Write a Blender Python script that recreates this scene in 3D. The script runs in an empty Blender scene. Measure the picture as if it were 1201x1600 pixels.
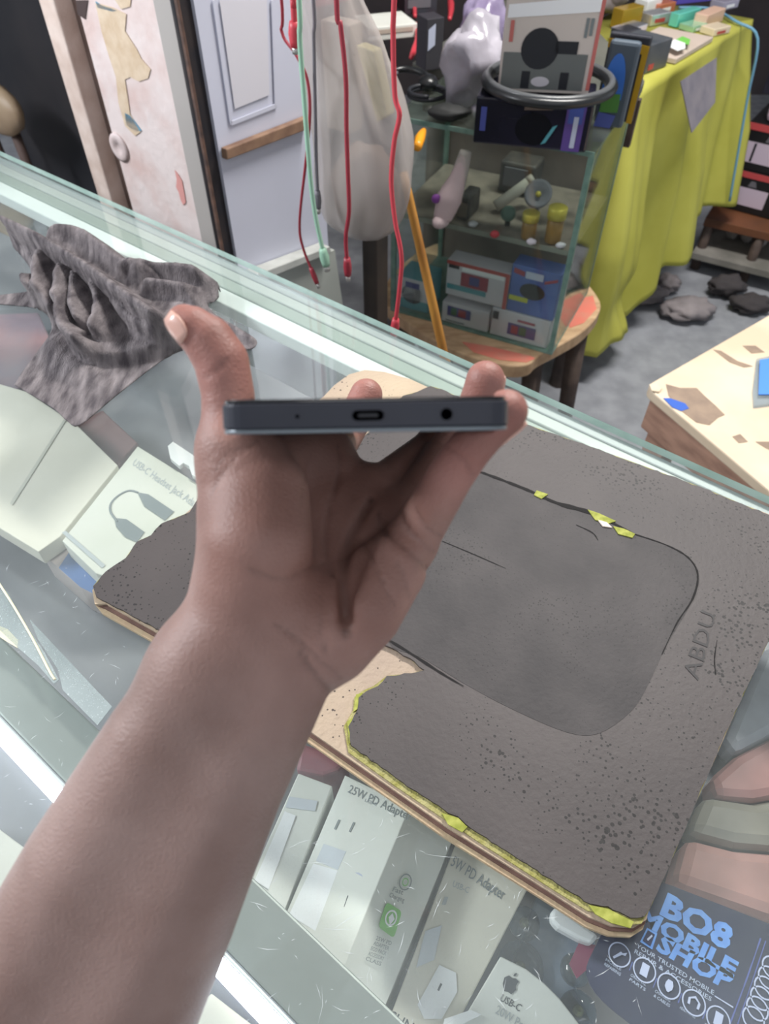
import bpy, bmesh, math, random
import numpy as np
from mathutils import Vector, Matrix, noise as mnoise

random.seed(7); np.random.seed(7)
SC = bpy.context.scene
COL = SC.collection

# ------------------------------------------------------------------ camera
FPX, PITCH, CAMZ, G = 1100.0, math.radians(48.3), 1.40, 0.95     # focal length in px of a 1201x1600 frame, pitch, height, counter height
cam = bpy.data.cameras.new('camera'); cam_o = bpy.data.objects.new('camera', cam); COL.objects.link(cam_o)
cam.sensor_fit = 'VERTICAL'; cam.sensor_height = 36.0; cam.lens = FPX / 1600 * 36.0
cam_o.location = (0, 0, CAMZ); cam_o.rotation_euler = (math.pi/2 - PITCH, 0, 0)
cam.clip_start = 0.01
cam.dof.use_dof = True; cam.dof.focus_distance = 0.46; cam.dof.aperture_fstop = 13.0
SC.camera = cam_o

# ------------------------------------------------------------------ world, lamps, exposure
world = bpy.data.worlds.new('shop_air'); SC.world = world; world.use_nodes = True
bg = world.node_tree.nodes['Background']; bg.inputs[0].default_value = (0.86, 0.92, 1.0, 1); bg.inputs[1].default_value = 0.44
def area(name, loc, target, sx, sy, power, col):
    l = bpy.data.lights.new(name, 'AREA'); l.shape = 'RECTANGLE'; l.size = sx; l.size_y = sy; l.energy = power; l.color = col
    o = bpy.data.objects.new(name, l); COL.objects.link(o); o.location = loc
    o.rotation_euler = (Vector(target) - Vector(loc)).to_track_quat('-Z', 'Y').to_euler(); return o
area('ceiling_lamp_far', (0.72, 1.5, 2.55), (0.5, 0.9, 0.4), 0.95, 0.22, 44, (1.0, 0.97, 0.93))
area('ceiling_lamp_left', (-2.5, 0.85, 2.4), (-0.2, 0.7, 0.9), 1.2, 0.25, 62, (0.93, 0.96, 1.0))
area('ceiling_lamp_near', (0.5, -0.9, 2.5), (0.05, 0.2, 0.95), 1.3, 0.3, 2.5, (0.98, 0.97, 1.0))
SC.view_settings.view_transform = 'Standard'; SC.view_settings.look = 'None'
SC.view_settings.gamma = 1.0; SC.view_settings.use_curve_mapping = False
SC.view_settings.exposure = 0.50
SC.cycles.transparent_max_bounces = 32
SC.cycles.max_bounces = 8

# ------------------------------------------------------------------ geometry helpers
Fv = np.array([0, math.cos(PITCH), -math.sin(PITCH)]); Uv = np.array([0, math.sin(PITCH), math.cos(PITCH)]); Rv = np.array([1.0, 0, 0])
Cc = np.array([0, 0, CAMZ])
UA = np.array([.785, -.62, 0]); UA /= np.linalg.norm(UA)       # along the counter
VA = np.array([-UA[1], UA[0], 0])                              # across the counter, away from us
ZA = np.array([0, 0, 1.0])
def ray(x, y): return Fv + (x - 600.5)/FPX*Rv - (y - 800)/FPX*Uv
def P(x, y, z): d = ray(x, y); return Cc + d*((z - CAMZ)/d[2])
def D(x, y, t): return Cc + ray(x, y)*t
def V(x, y, v): d = ray(x, y); return Cc + d*(v/(d @ VA))
def onplane(x, y, o, n): d = ray(x, y); return Cc + d*(((o - Cc) @ n)/(d @ n))
def UV(u, v, z): return UA*u + VA*v + ZA*z

def nrm(a): a = np.asarray(a, float); return a/np.linalg.norm(a)
def srgb(r, g, b):
    f = lambda c: c/12.92 if c <= .04045 else ((c + .055)/1.055)**2.4
    return (f(r/255), f(g/255), f(b/255), 1)

MATS = {}
def mat(name, col, rough=.6, metal=0.0, col2=None, scale=20.0, detail=4.0, bump=0.0, bscale=None, spec=.5, emit=None, stretch=None, ramp=(.35, .65), sss=0.0):
    if name in MATS: return MATS[name]
    m = bpy.data.materials.new(name); m.use_nodes = True; nt = m.node_tree; b = nt.nodes['Principled BSDF']
    b.inputs['Base Color'].default_value = srgb(*col); b.inputs['Roughness'].default_value = rough; b.inputs['Metallic'].default_value = metal
    b.inputs['Specular IOR Level'].default_value = spec
    if sss: b.inputs['Subsurface Weight'].default_value = sss; b.inputs['Subsurface Radius'].default_value = (.004, .0018, .001); b.inputs['Subsurface Scale'].default_value = 1.0
    if col2 is not None or bump:
        tc = nt.nodes.new('ShaderNodeTexCoord'); mp = nt.nodes.new('ShaderNodeMapping'); nt.links.new(tc.outputs['Object'], mp.inputs[0])
        if stretch: mp.inputs['Scale'].default_value = stretch
    if col2 is not None:
        n = nt.nodes.new('ShaderNodeTexNoise'); n.inputs['Scale'].default_value = scale; n.inputs['Detail'].default_value = detail
        nt.links.new(mp.outputs[0], n.inputs['Vector'])
        r = nt.nodes.new('ShaderNodeValToRGB'); r.color_ramp.elements[0].position = ramp[0]; r.color_ramp.elements[1].position = ramp[1]
        r.color_ramp.elements[0].color = srgb(*col); r.color_ramp.elements[1].color = srgb(*col2)
        nt.links.new(n.outputs[0], r.inputs[0]); nt.links.new(r.outputs[0], b.inputs['Base Color'])
    if bump:
        n2 = nt.nodes.new('ShaderNodeTexNoise'); n2.inputs['Scale'].default_value = bscale or scale*3; n2.inputs['Detail'].default_value = 5
        nt.links.new(mp.outputs[0], n2.inputs['Vector'])
        bp = nt.nodes.new('ShaderNodeBump'); bp.inputs['Strength'].default_value = bump; bp.inputs['Distance'].default_value = .002
        nt.links.new(n2.outputs[0], bp.inputs['Height']); nt.links.new(bp.outputs[0], b.inputs['Normal'])
    if emit: b.inputs['Emission Color'].default_value = srgb(*col); b.inputs['Emission Strength'].default_value = emit
    MATS[name] = m; return m
def glass(name, tint=(235, 245, 240), gloss=1.0, rough=.03, haze=0.0, hazecol=(215, 225, 225)):
    """thin clear sheet: transparent + fresnel mirror + a little surface haze (scratches, dust)"""
    if name in MATS: return MATS[name]
    m = bpy.data.materials.new(name); m.use_nodes = True; nt = m.node_tree
    for n in list(nt.nodes):
        if n.type != 'OUTPUT_MATERIAL': nt.nodes.remove(n)
    out = [n for n in nt.nodes if n.type == 'OUTPUT_MATERIAL'][0]
    tr = nt.nodes.new('ShaderNodeBsdfTransparent'); tr.inputs[0].default_value = srgb(*tint)
    gl = nt.nodes.new('ShaderNodeBsdfGlossy'); gl.inputs['Roughness'].default_value = rough
    lw = nt.nodes.new('ShaderNodeLayerWeight'); lw.inputs[0].default_value = .5           # Schlick: the same from both sides of the sheet
    pw = nt.nodes.new('ShaderNodeMath'); pw.operation = 'POWER'; pw.inputs[1].default_value = 5; nt.links.new(lw.outputs['Facing'], pw.inputs[0])
    mu = nt.nodes.new('ShaderNodeMath'); mu.operation = 'MULTIPLY_ADD'; mu.inputs[1].default_value = .9*gloss; mu.inputs[2].default_value = .04*gloss; nt.links.new(pw.outputs[0], mu.inputs[0])
    mx = nt.nodes.new('ShaderNodeMixShader'); nt.links.new(mu.outputs[0], mx.inputs[0]); nt.links.new(tr.outputs[0], mx.inputs[1]); nt.links.new(gl.outputs[0], mx.inputs[2])
    last = mx
    if haze:
        df = nt.nodes.new('ShaderNodeBsdfDiffuse'); df.inputs[0].default_value = srgb(*hazecol)
        tc = nt.nodes.new('ShaderNodeTexCoord')
        n1 = nt.nodes.new('ShaderNodeTexNoise'); n1.inputs['Scale'].default_value = 9; n1.inputs['Detail'].default_value = 6; nt.links.new(tc.outputs['Object'], n1.inputs['Vector'])
        n2 = nt.nodes.new('ShaderNodeTexNoise'); n2.inputs['Scale'].default_value = 900; n2.inputs['Detail'].default_value = 2; nt.links.new(tc.outputs['Object'], n2.inputs['Vector'])
        r2 = nt.nodes.new('ShaderNodeMapRange'); r2.inputs[1].default_value = .62; r2.inputs[2].default_value = .74; r2.inputs[4].default_value = .55; nt.links.new(n2.outputs[0], r2.inputs[0])
        r1 = nt.nodes.new('ShaderNodeMapRange'); r1.inputs[1].default_value = .3; r1.inputs[2].default_value = .7; r1.inputs[3].default_value = .4; r1.inputs[4].default_value = 1.6; nt.links.new(n1.outputs[0], r1.inputs[0])
        ad = nt.nodes.new('ShaderNodeMath'); ad.operation = 'MULTIPLY_ADD'; nt.links.new(r2.outputs[0], ad.inputs[0]); ad.inputs[1].default_value = haze*2; ad.inputs[2].default_value = haze
        m2 = nt.nodes.new('ShaderNodeMath'); m2.operation = 'MULTIPLY'; nt.links.new(ad.outputs[0], m2.inputs[0]); nt.links.new(r1.outputs[0], m2.inputs[1])
        mx2 = nt.nodes.new('ShaderNodeMixShader'); nt.links.new(m2.outputs[0], mx2.inputs[0]); nt.links.new(mx.outputs[0], mx2.inputs[1]); nt.links.new(df.outputs[0], mx2.inputs[2]); last = mx2
    nt.links.new(last.outputs[0], out.inputs[0]); MATS[name] = m; return m

def tag(o, label=None, cat=None, group=None, kind=None):
    if label: o['label'] = label
    if cat: o['category'] = cat
    if group: o['group'] = group
    if kind: o['kind'] = kind
    return o
def thing(name, label, cat, loc, group=None):
    o = bpy.data.objects.new(name, None); COL.objects.link(o); o.location = Vector(loc); o.empty_display_size = .02
    return tag(o, label, cat, group)
def wloc(o):
    v = Vector((0, 0, 0))
    while o is not None: v = v + o.location; o = o.parent
    return v
def mesh(name, verts, faces, m, parent=None, smooth=False, mats=None, fmat=None, recalc=True):
    """verts in world space; the object's origin goes to the middle of its base"""
    v = np.asarray(verts, float); lo, hi = v.min(0), v.max(0)
    org = np.array([(lo[0] + hi[0])/2, (lo[1] + hi[1])/2, lo[2]])
    me = bpy.data.meshes.new(name); me.from_pydata([tuple(p) for p in v - org], [], [tuple(int(i) for i in f) for f in faces])
    for mm in (mats or [m]): me.materials.append(mm)
    if fmat is not None:
        for p, k in zip(me.polygons, fmat): p.material_index = k
    if recalc:
        bm = bmesh.new(); bm.from_mesh(me); bmesh.ops.recalc_face_normals(bm, faces=bm.faces); bm.to_mesh(me); bm.free()
    if smooth: me.polygons.foreach_set('use_smooth', [True]*len(me.polygons))
    me.update()
    o = bpy.data.objects.new(name, me); COL.objects.link(o)
    if parent is not None: o.parent = parent; o.location = Vector(org) - wloc(parent)
    else: o.location = Vector(org)
    return o
def bevel(o, w, seg=2):
    b = o.modifiers.new('bevel', 'BEVEL'); b.width = w; b.segments = seg; b.limit_method = 'ANGLE'; b.angle_limit = .6
    return o
HEX = [(0, 1, 2, 3), (4, 7, 6, 5), (0, 4, 5, 1), (1, 5, 6, 2), (2, 6, 7, 3), (3, 7, 4, 0)]
def hexa(name, quad, off, m, parent=None, bev=0.0):
    q = [np.asarray(p, float) for p in quad]; v = q + [p + np.asarray(off) for p in q]
    o = mesh(name, v, HEX, m, parent)
    return bevel(o, bev) if bev else o
def obox(name, c, ax, ay, sx, sy, z0, z1, m, parent=None, bev=0.0):
    c = np.asarray(c, float); ax = nrm(ax); ay = nrm(ay); b = lambda i, j: np.array([*(c[:2] + ax[:2]*sx/2*i + ay[:2]*sy/2*j), z0])
    return hexa(name, [b(-1, -1), b(1, -1), b(1, 1), b(-1, 1)], (0, 0, z1 - z0), m, parent, bev)
def prism(name, poly, off, m, parent=None, bev=0.0, smooth=False):
    """closed prism of a polygon (world points), swept by the vector off"""
    n = len(poly); v = [np.asarray(p, float) for p in poly] + [np.asarray(p, float) + np.asarray(off) for p in poly]
    f = [tuple(range(n)), tuple(range(2*n - 1, n - 1, -1))] + [(i, i + n, (i + 1) % n + n, (i + 1) % n) for i in range(n)]
    o = mesh(name, v, f, m, parent, smooth)
    return bevel(o, bev) if bev else o
def spline(pts, n=6, closed=False):
    """Catmull-Rom through points"""
    p = [np.asarray(a, float) for a in pts]; L = len(p); out = []
    for i in range(L if closed else L - 1):
        g = (lambda k: p[k % L]) if closed else (lambda k: p[min(max(k, 0), L - 1)])
        a, b, c, d = g(i - 1), g(i), g(i + 1), g(i + 2)
        for k in range(n):
            t = k/n; out.append(.5*((2*b) + (c - a)*t + (2*a - 5*b + 4*c - d)*t*t + (3*b - a - 3*c + d)*t**3))
    if not closed: out.append(p[-1])
    return out
def tube(name, pts, r, m, parent=None, seg=8, n=5, smooth=True):
    pts = spline(pts, n) if n > 1 else [np.asarray(p, float) for p in pts]
    rs = r if hasattr(r, '__len__') else [r]*len(pts)
    if len(rs) != len(pts): rs = np.interp(np.linspace(0, 1, len(pts)), np.linspace(0, 1, len(rs)), rs)
    v, f = [], []; up = np.array([.31, .17, .93])
    for i, p in enumerate(pts):
        d = nrm(pts[min(i + 1, len(pts) - 1)] - pts[max(i - 1, 0)]); a = np.cross(d, up)
        if np.linalg.norm(a) < 1e-3: a = np.cross(d, (1, 0, 0))
        a = nrm(a); b = np.cross(d, a)
        for k in range(seg): v.append(p + rs[i]*(math.cos(2*math.pi*k/seg)*a + math.sin(2*math.pi*k/seg)*b))
    for i in range(len(pts) - 1):
        for k in range(seg): f.append((i*seg + k, i*seg + (k + 1) % seg, (i + 1)*seg + (k + 1) % seg, (i + 1)*seg + k))
    f.append(tuple(range(seg))); f.append(tuple((len(pts) - 1)*seg + k for k in range(seg)))
    return mesh(name, v, f, m, parent, smooth)
def lathe(name, c, prof, m, parent=None, seg=24, axis=ZA, ref=None, sq=(1, 1), smooth=True, cap=True):
    """profile [(radius, height)] turned round the axis through c"""
    c = np.asarray(c, float); ax = nrm(axis); a = np.cross(ax, ref if ref is not None else ((0, 0, 1) if abs(ax[2]) < .9 else (1, 0, 0))); a = nrm(a); b = np.cross(ax, a)
    v, f = [], []
    for r, h in prof:
        for k in range(seg): v.append(c + ax*h + r*(math.cos(2*math.pi*k/seg)*a*sq[0] + math.sin(2*math.pi*k/seg)*b*sq[1]))
    for i in range(len(prof) - 1):
        for k in range(seg): f.append((i*seg + k, i*seg + (k + 1) % seg, (i + 1)*seg + (k + 1) % seg, (i + 1)*seg + k))
    if cap: f.append(tuple(range(seg))); f.append(tuple((len(prof) - 1)*seg + k for k in range(seg)))
    return mesh(name, v, f, m, parent, smooth)
def ball(name, c, rx, ry, rz, m, parent=None, seg=16, rings=10, rough=0.0, axes=None):
    A = axes if axes is not None else np.eye(3); v, f = [], []
    for i in range(rings + 1):
        th = math.pi*i/rings
        for k in range(seg):
            ph = 2*math.pi*k/seg; q = np.array([math.sin(th)*math.cos(ph), math.sin(th)*math.sin(ph), math.cos(th)])
            if rough: q = q*(1 + rough*mnoise.noise(Vector(q*2.3 + np.asarray(c)*11)))
            q = q*np.array([rx, ry, rz]); v.append(np.asarray(c) + q @ A)
    for i in range(rings):
        for k in range(seg): f.append((i*seg + k, (i + 1)*seg + k, (i + 1)*seg + (k + 1) % seg, i*seg + (k + 1) % seg))
    o = mesh(name, v, f, m, parent, True)
    bm = bmesh.new(); bm.from_mesh(o.data); bmesh.ops.remove_doubles(bm, verts=bm.verts, dist=1e-6); bm.to_mesh(o.data); bm.free()
    return o
def roundpoly(pts, r, n=5):
    """round the corners of a planar polygon (world points); r a number or one per corner"""
    p = [np.asarray(a, float) for a in pts]; L = len(p); out = []; rr = r if hasattr(r, '__len__') else [r]*L
    for i in range(L):
        if rr[i] <= 0: out.append(p[i]); continue
        a, b, c = p[i - 1], p[i], p[(i + 1) % L]; s = b + nrm(a - b)*min(rr[i], np.linalg.norm(a - b)*.48); e = b + nrm(c - b)*min(rr[i], np.linalg.norm(c - b)*.48)
        for k in range(n + 1): t = k/n; out.append((1 - t)**2*s + 2*t*(1 - t)*b + t*t*e)
    return out
def text(name, s, bl, br, tl, m, parent, bold=.0):
    """lettering fitted into the parallelogram bottom-left, bottom-right, top-left (world points)"""
    cu = bpy.data.curves.new(name, 'FONT'); cu.body = s; cu.resolution_u = 2; cu.offset = bold
    to = bpy.data.objects.new(name, cu); COL.objects.link(to); dg = bpy.context.evaluated_depsgraph_get()
    me = bpy.data.meshes.new_from_object(to.evaluated_get(dg)); COL.objects.unlink(to); bpy.data.objects.remove(to)
    co = np.array([v.co[:] for v in me.vertices]); lo, hi = co.min(0), co.max(0)
    bl, br, tl = (np.asarray(a, float) for a in (bl, br, tl)); n = nrm(np.cross(br - bl, tl - bl)); n = n if n @ (Cc - bl) > 0 else -n
    w = bl + ((co[:, :1] - lo[0])/(hi[0] - lo[0]))*(br - bl) + ((co[:, 1:2] - 0)/(hi[1]))*(tl - bl) + n*.0004
    faces = [tuple(p.vertices) for p in me.polygons]; bpy.data.meshes.remove(me)
    return mesh(name, w, faces, m, parent, recalc=False)
def lift(pts, d=.0004):
    """a patch of print or label raised a hair off its carrier, towards the side we look from"""
    p = [np.asarray(a, float) for a in pts]; n = nrm(np.cross(p[1] - p[0], p[-1] - p[0])); n = n if n @ (Cc - p[0]) > 0 else -n
    return [a + n*d for a in p], n
def patch(name, pts, m, parent, d=.0004, thick=.0003):
    q, n = lift(pts, d + thick); return prism(name, q, -n*thick, m, parent)
def ring(name, c, r, w, ex, ey, m, parent, seg=24):
    c = np.asarray(c); v, f = [], []
    for k in range(seg):
        a = 2*math.pi*k/seg; d = math.cos(a)*np.asarray(ex) + math.sin(a)*np.asarray(ey); v += [c + d*r, c + d*(r - w)]
    for k in range(seg): j = (k + 1) % seg; f.append((2*k, 2*j, 2*j + 1, 2*k + 1))
    return mesh(name, v, f, m, parent, recalc=False)
# ------------------------------------------------------------------ the arm and hand: one smooth implicit surface
def capr(px, py, t, mm): return (D(px, py, t), mm/1000)
HAND = []        # (blend in metres, [(point, radius), ...])
def limb(k, *nodes): HAND.append((k/1000, [capr(*n) for n in nodes]))
# forearm: two parallel bones under soft flesh, wider than thick
limb(14, (-215, 2110, .262, 35), (-60, 1740, .252, 29), (146, 1352, .243, 23.5), (256, 1160, .240, 20.0), (368, 985, .240, 17.5), (392, 930, .243, 16.5))
limb(14, (-15, 2190, .262, 34), (84, 1810, .252, 31), (258, 1425, .243, 24.5), (354, 1225, .240, 19.5), (448, 1050, .240, 16.0), (500, 985, .243, 15.5))
limb(12, (330, 1040, .243, 19), (430, 960, .246, 18))
# palm: four metacarpals
limb(10, (395, 930, .247, 18), (440, 830, .268, 16), (492, 742, .288, 13.5), (512, 715, .296, 12))
limb(9, (430, 950, .250, 17), (500, 850, .272, 15.5), (570, 770, .291, 12.5))
limb(9, (470, 975, .249, 16.5), (545, 880, .268, 14.5), (618, 812, .280, 11.5))
# heel of the hand and its little-finger side
limb(5.5, (520, 1000, .241, 14.5), (562, 950, .241, 15.0), (606, 888, .247, 13.5), (636, 848, .255, 10.0))
# ball of the thumb
limb(6, (392, 905, .236, 17.5), (402, 850, .234, 18.5), (405, 775, .240, 17.0), (372, 705, .240, 12.5))
limb(7, (374, 905, .240, 12.5), (361, 800, .240, 10.8), (358, 705, .242, 9.6))
# web between thumb and index
limb(9, (400, 730, .252, 12), (450, 715, .272, 11), (490, 708, .288, 11))
# thumb
limb(5, (361, 730, .241, 10.2), (359, 665, .241, 9.4), (356, 615, .240, 8.9), (346, 565, .239, 9.2), (326, 533, .238, 8.6), (302, 513, .237, 7.3), (289, 505, .237, 6.2))
# fingers
limb(4, (508, 735, .288, 11.0), (514, 702, .320, 9.2), (536, 686, .344, 8.6), (562, 640, .357, 8.6), (572, 617, .359, 8.3))
limb(4, (585, 775, .290, 10.5), (668, 704, .318, 8.6), (698, 668, .325, 8.0), (704, 650, .322, 7.4))
limb(4, (630, 812, .278, 10.2), (695, 712, .302, 9.0), (740, 650, .296, 8.3), (754, 612, .287, 8.1), (758, 594, .284, 7.8))
limb(4, (640, 848, .255, 9.8), (674, 795, .243, 8.2), (704, 742, .230, 7.6), (733, 702, .222, 7.0), (762, 670, .216, 6.6), (791, 642, .213, 6.5))
# hollows: the cup of the palm and the fold between the two balls of the hand
HOLLOW = [(6.0, (541, 960, .2290, 1.0), (542, 925, .2315, 2.6), (546, 885, .2350, 4.6), (560, 830, .243, 6.2), (590, 785, .256, 6.0))]

def seg_d(p, nodes):
    best = None
    for (a, ra), (b, rb) in zip(nodes[:-1], nodes[1:]):
        ab = b - a; h = np.clip(((p - a) @ ab)/(ab @ ab), 0, 1)
        d = np.linalg.norm(p - a - h[..., None]*ab, axis=-1) - (ra + (rb - ra)*h)
        best = d if best is None else np.minimum(best, d)
    return best
def smin(a, b, k):
    h = np.maximum(k - np.abs(a - b), 0)/k
    return np.minimum(a, b) - h*h*k*.25
def smax(a, b, k): return -smin(-a, -b, k)
_HB = [(k, nodes, np.min([q - r for q, r in nodes], 0), np.max([q + r for q, r in nodes], 0)) for k, nodes in HAND]
def base_sdf(p):
    d = None
    for k, nodes, lo, hi in _HB:
        s = seg_d(p, nodes); d = s if d is None else smin(d, s, k)
    for h in HOLLOW:
        d = smax(d, -seg_d(p, [capr(*n) for n in h[1:]]), h[0]/1000)
    return d

# the phone's place in the hand (the skin is pressed flat where it touches)
pc = D(573, 649, .183); yaw = math.radians(1.0); roll = math.radians(1.1)
La = nrm(pc - Cc); Xa = nrm(np.cross(La, Uv)); Za = np.cross(Xa, La)
Xa, La = nrm(Xa*math.cos(yaw) + La*math.sin(yaw)), nrm(La*math.cos(yaw) - Xa*math.sin(yaw))
Xa, Za = Xa*math.cos(roll) + Za*math.sin(roll), Za*math.cos(roll) - Xa*math.sin(roll)
W2, LEN, TH = .0383, .150, .0088
def php(x, y, z): return pc + Xa*x + La*y + Za*z
def phone_sdf(p):
    q = p - pc; l = np.stack([np.abs(q @ Xa) - W2, np.abs(q @ La - LEN/2) - LEN/2, np.abs(q @ Za) - TH/2], -1)
    return np.linalg.norm(np.maximum(l, 0), axis=-1) + np.minimum(l.max(-1), 0)
def march(x, y, t0=.17, t1=.42, f=base_sdf):
    ts = np.linspace(t0, t1, 600); d = f(np.array([D(x, y, t) for t in ts])); i = int(np.argmax(d < 0))
    return D(x, y, ts[i] if d[i] < 0 else ts[int(np.argmin(d))])
# skin folds: (width mm, depth mm, pixel polyline)
FOLDS = [
    (1.7, 2.70, [(541, 990), (538, 940), (536, 890), (545, 850), (560, 815), (580, 780)]),
    (.9, 1.22, [(520, 900), (508, 840), (518, 780), (532, 730), (528, 695)]),
    (1.0, 1.35, [(590, 800), (602, 830), (628, 852), (652, 872), (668, 890)]),
    (.8, 1.08, [(625, 800), (640, 830), (660, 850), (678, 862)]),
    (.8, 0.94, [(650, 795), (662, 818), (676, 832), (690, 838)]),
    (.7, 0.81, [(555, 830), (580, 870), (600, 915), (618, 950)]),
    (.7, 0.68, [(620, 880), (632, 905), (640, 935)]),
    (.9, 1.08, [(470, 1020), (492, 1052), (515, 1080), (528, 1100)]),
    (.7, 0.81, [(430, 975), (465, 1000), (500, 1030), (535, 1062)]),
    (.8, 0.81, [(390, 890), (440, 905), (480, 890), (505, 880)]),
    (.7, 0.68, [(375, 700), (350, 715), (336, 735)]),
    (.7, 0.68, [(400, 690), (370, 712), (345, 745), (330, 775)]),
    (.7, 0.68, [(355, 560), (345, 572), (330, 585), (318, 588)]),
    (.8, 0.81, [(700, 700), (722, 718), (738, 742)]),
    (.6, 0.68, [(490, 700), (478, 740), (470, 790)]),
    (.6, 0.68, [(500, 930), (500, 980), (512, 1030)]),
]
FOLDP = []
for w, dep, pl in FOLDS:
    q = spline([np.array([a, b, 0.0]) for a, b in pl], 5)
    FOLDP.append((w/1000, dep/1000, [march(a[0], a[1]) for a in q]))
def full_sdf(p):
    d = base_sdf(p)
    for w, dep, pl in FOLDP:
        lo = np.min(pl, 0) - .006; hi = np.max(pl, 0) + .006; m = np.all((p > lo) & (p < hi), axis=-1)
        if m.any():
            s = seg_d(p[m], [(a, 0.0) for a in pl])
            n = len(pl); ends = np.minimum(np.linalg.norm(p[m] - pl[0], axis=-1), np.linalg.norm(p[m] - pl[-1], axis=-1))
            d[m] = d[m] + dep*np.exp(-(s/w)**2)*np.clip(ends/.004 + .15, 0, 1)
    return smax(d, .0005 - phone_sdf(p), .0015)
def surface_nets(f, lo, hi, h, B=4):
    n = (np.ceil((hi - lo)/(h*B)).astype(int))*B + 1
    ctr = [lo[i] + h*B*(np.arange((n[i] - 1)//B) + .5) for i in range(3)]
    cg = np.stack(np.meshgrid(*ctr, indexing='ij'), -1); cd = f(cg.reshape(-1, 3)).reshape(cg.shape[:3])
    act = np.abs(cd) < h*B*1.25 + .003
    S = np.where(np.repeat(np.repeat(np.repeat(cd, B, 0), B, 1), B, 2) > 0, 1.0, -1.0)
    F = np.ones(n); F[:-1, :-1, :-1] = S
    need = np.zeros(n, bool)
    for i, j, k in np.argwhere(act): need[i*B:i*B + B + 1, j*B:j*B + B + 1, k*B:k*B + B + 1] = True
    idx = np.argwhere(need); vals = np.concatenate([f(c) for c in np.array_split(lo + idx*h, max(1, len(idx)//60000))])
    F[need] = vals
    neg = F < 0; c = np.zeros(np.array(n) - 1, int)
    for a in (0, 1):
        for b in (0, 1):
            for e in (0, 1): c += neg[a:n[0] - 1 + a, b:n[1] - 1 + b, e:n[2] - 1 + e]
    cells = np.argwhere((c > 0) & (c < 8)); vid = -np.ones(c.shape, int); vid[tuple(cells.T)] = np.arange(len(cells))
    acc = np.zeros((len(cells), 3)); cnt = np.zeros(len(cells))
    cor = [(a, b, e) for a in (0, 1) for b in (0, 1) for e in (0, 1)]
    for p in cor:
        for ax in range(3):
            if p[ax] == 0:
                q = list(p); q[ax] = 1
                fa = F[tuple((cells + p).T)]; fb = F[tuple((cells + q).T)]; m = (fa < 0) != (fb < 0)
                t = np.where(m, fa/np.where(m, fa - fb, 1), 0); pos = np.array(p)[None, :] + t[:, None]*(np.array(q) - np.array(p))[None, :]
                acc[m] += pos[m]; cnt[m] += 1
    verts = lo + (cells + acc/np.maximum(cnt, 1)[:, None])*h
    faces = []
    for ax in range(3):
        o1, o2 = [(1, 2), (2, 0), (0, 1)][ax]; sl = [slice(None)]*3; sl[ax] = slice(0, n[ax] - 1); s2 = [slice(None)]*3; s2[ax] = slice(1, n[ax])
        e = np.argwhere(neg[tuple(sl)] != neg[tuple(s2)]); e = e[(e[:, o1] > 0) & (e[:, o2] > 0) & (e[:, o1] < n[o1] - 1) & (e[:, o2] < n[o2] - 1)]
        d1 = np.zeros(3, int); d1[o1] = 1; d2 = np.zeros(3, int); d2[o2] = 1
        q = np.stack([vid[tuple((e - d1 - d2).T)], vid[tuple((e - d2).T)], vid[tuple(e.T)], vid[tuple((e - d1).T)]], 1)
        fl = neg[tuple(sl)][tuple(e.T)]; q[~fl] = q[~fl][:, ::-1]
        faces.append(q)
    return verts, np.concatenate(faces)
def grad(f, p, e=4e-4):
    g = np.stack([f(p + e*np.eye(3)[i]) - f(p - e*np.eye(3)[i]) for i in range(3)], -1); return g/np.maximum(np.linalg.norm(g, axis=-1, keepdims=True), 1e-9)
# ------------------------------------------------------------------ large structure of the shop
M_conc = mat('concrete', (138, 141, 148), .85, col2=(158, 161, 168), scale=14, bump=.6, bscale=30)
floor = mesh('floor', [(-5, -2, 0), (5, -2, 0), (5, 6, 0), (-5, 6, 0)], [(0, 1, 2, 3)], M_conc); tag(floor, kind='structure')
M_dark = mat('opening_shade', (24, 24, 30), .8, col2=(44, 40, 42), scale=3)  # near-black colour stands in for shade inside the left opening
wb = hexa('wall_back', [(-4.5, 4.4, 0), (4.5, 4.4, 0), (4.5, 4.4, 2.7), (-4.5, 4.4, 2.7)], (0, .1, 0), mat('back_wall_paint', (62, 56, 60), .9, col2=(92, 84, 84), scale=2)); tag(wb, kind='structure')

# ------------------------------------------------------------------ the display counter
ctr = thing('display_counter', 'long glass-topped shop display counter with pale metal rails and lit tube inside', 'counter', UV(-.6, .2, 0))
GL = glass('counter_glass', (252, 254, 253), gloss=1.0, rough=.02, haze=.045)
M_edge = mat('glass_edge_green', (140, 168, 158), .15, col2=(166, 188, 180), scale=30, spec=.8)
U0, U1, V0, V1 = -2.2, 1.0, -.34, .537
tp = [UV(U0, V0, G - .008), UV(U1, V0, G - .008), UV(U1, V1, G - .008), UV(U0, V1, G - .008)]
gt = mesh('glass_top', tp + [p + ZA*.008 for p in tp], HEX, None, ctr, mats=[GL, M_edge], fmat=[0, 0, 1, 1, 1, 1])
M_refl = mat('pale_reflection', (164, 172, 167), .4, metal=.15, col2=(176, 183, 178), scale=6)  # tone of the reflected stripes along the far glass edge
M_alu = mat('strip_metal', (128, 134, 131), .42, metal=.3, col2=(140, 146, 143), scale=4)
def rail(name, v0, v1, z0, z1, m, bev=.0015, u0=U0, u1=U1):
    q = [UV(u0, v0, z0), UV(u1, v0, z0), UV(u1, v1, z0), UV(u0, v1, z0)]
    return hexa(name, q, ZA*(z1 - z0), m, ctr, bev)
rail('front_glass', .522, .530, .10, .927, GL, 0)
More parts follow.
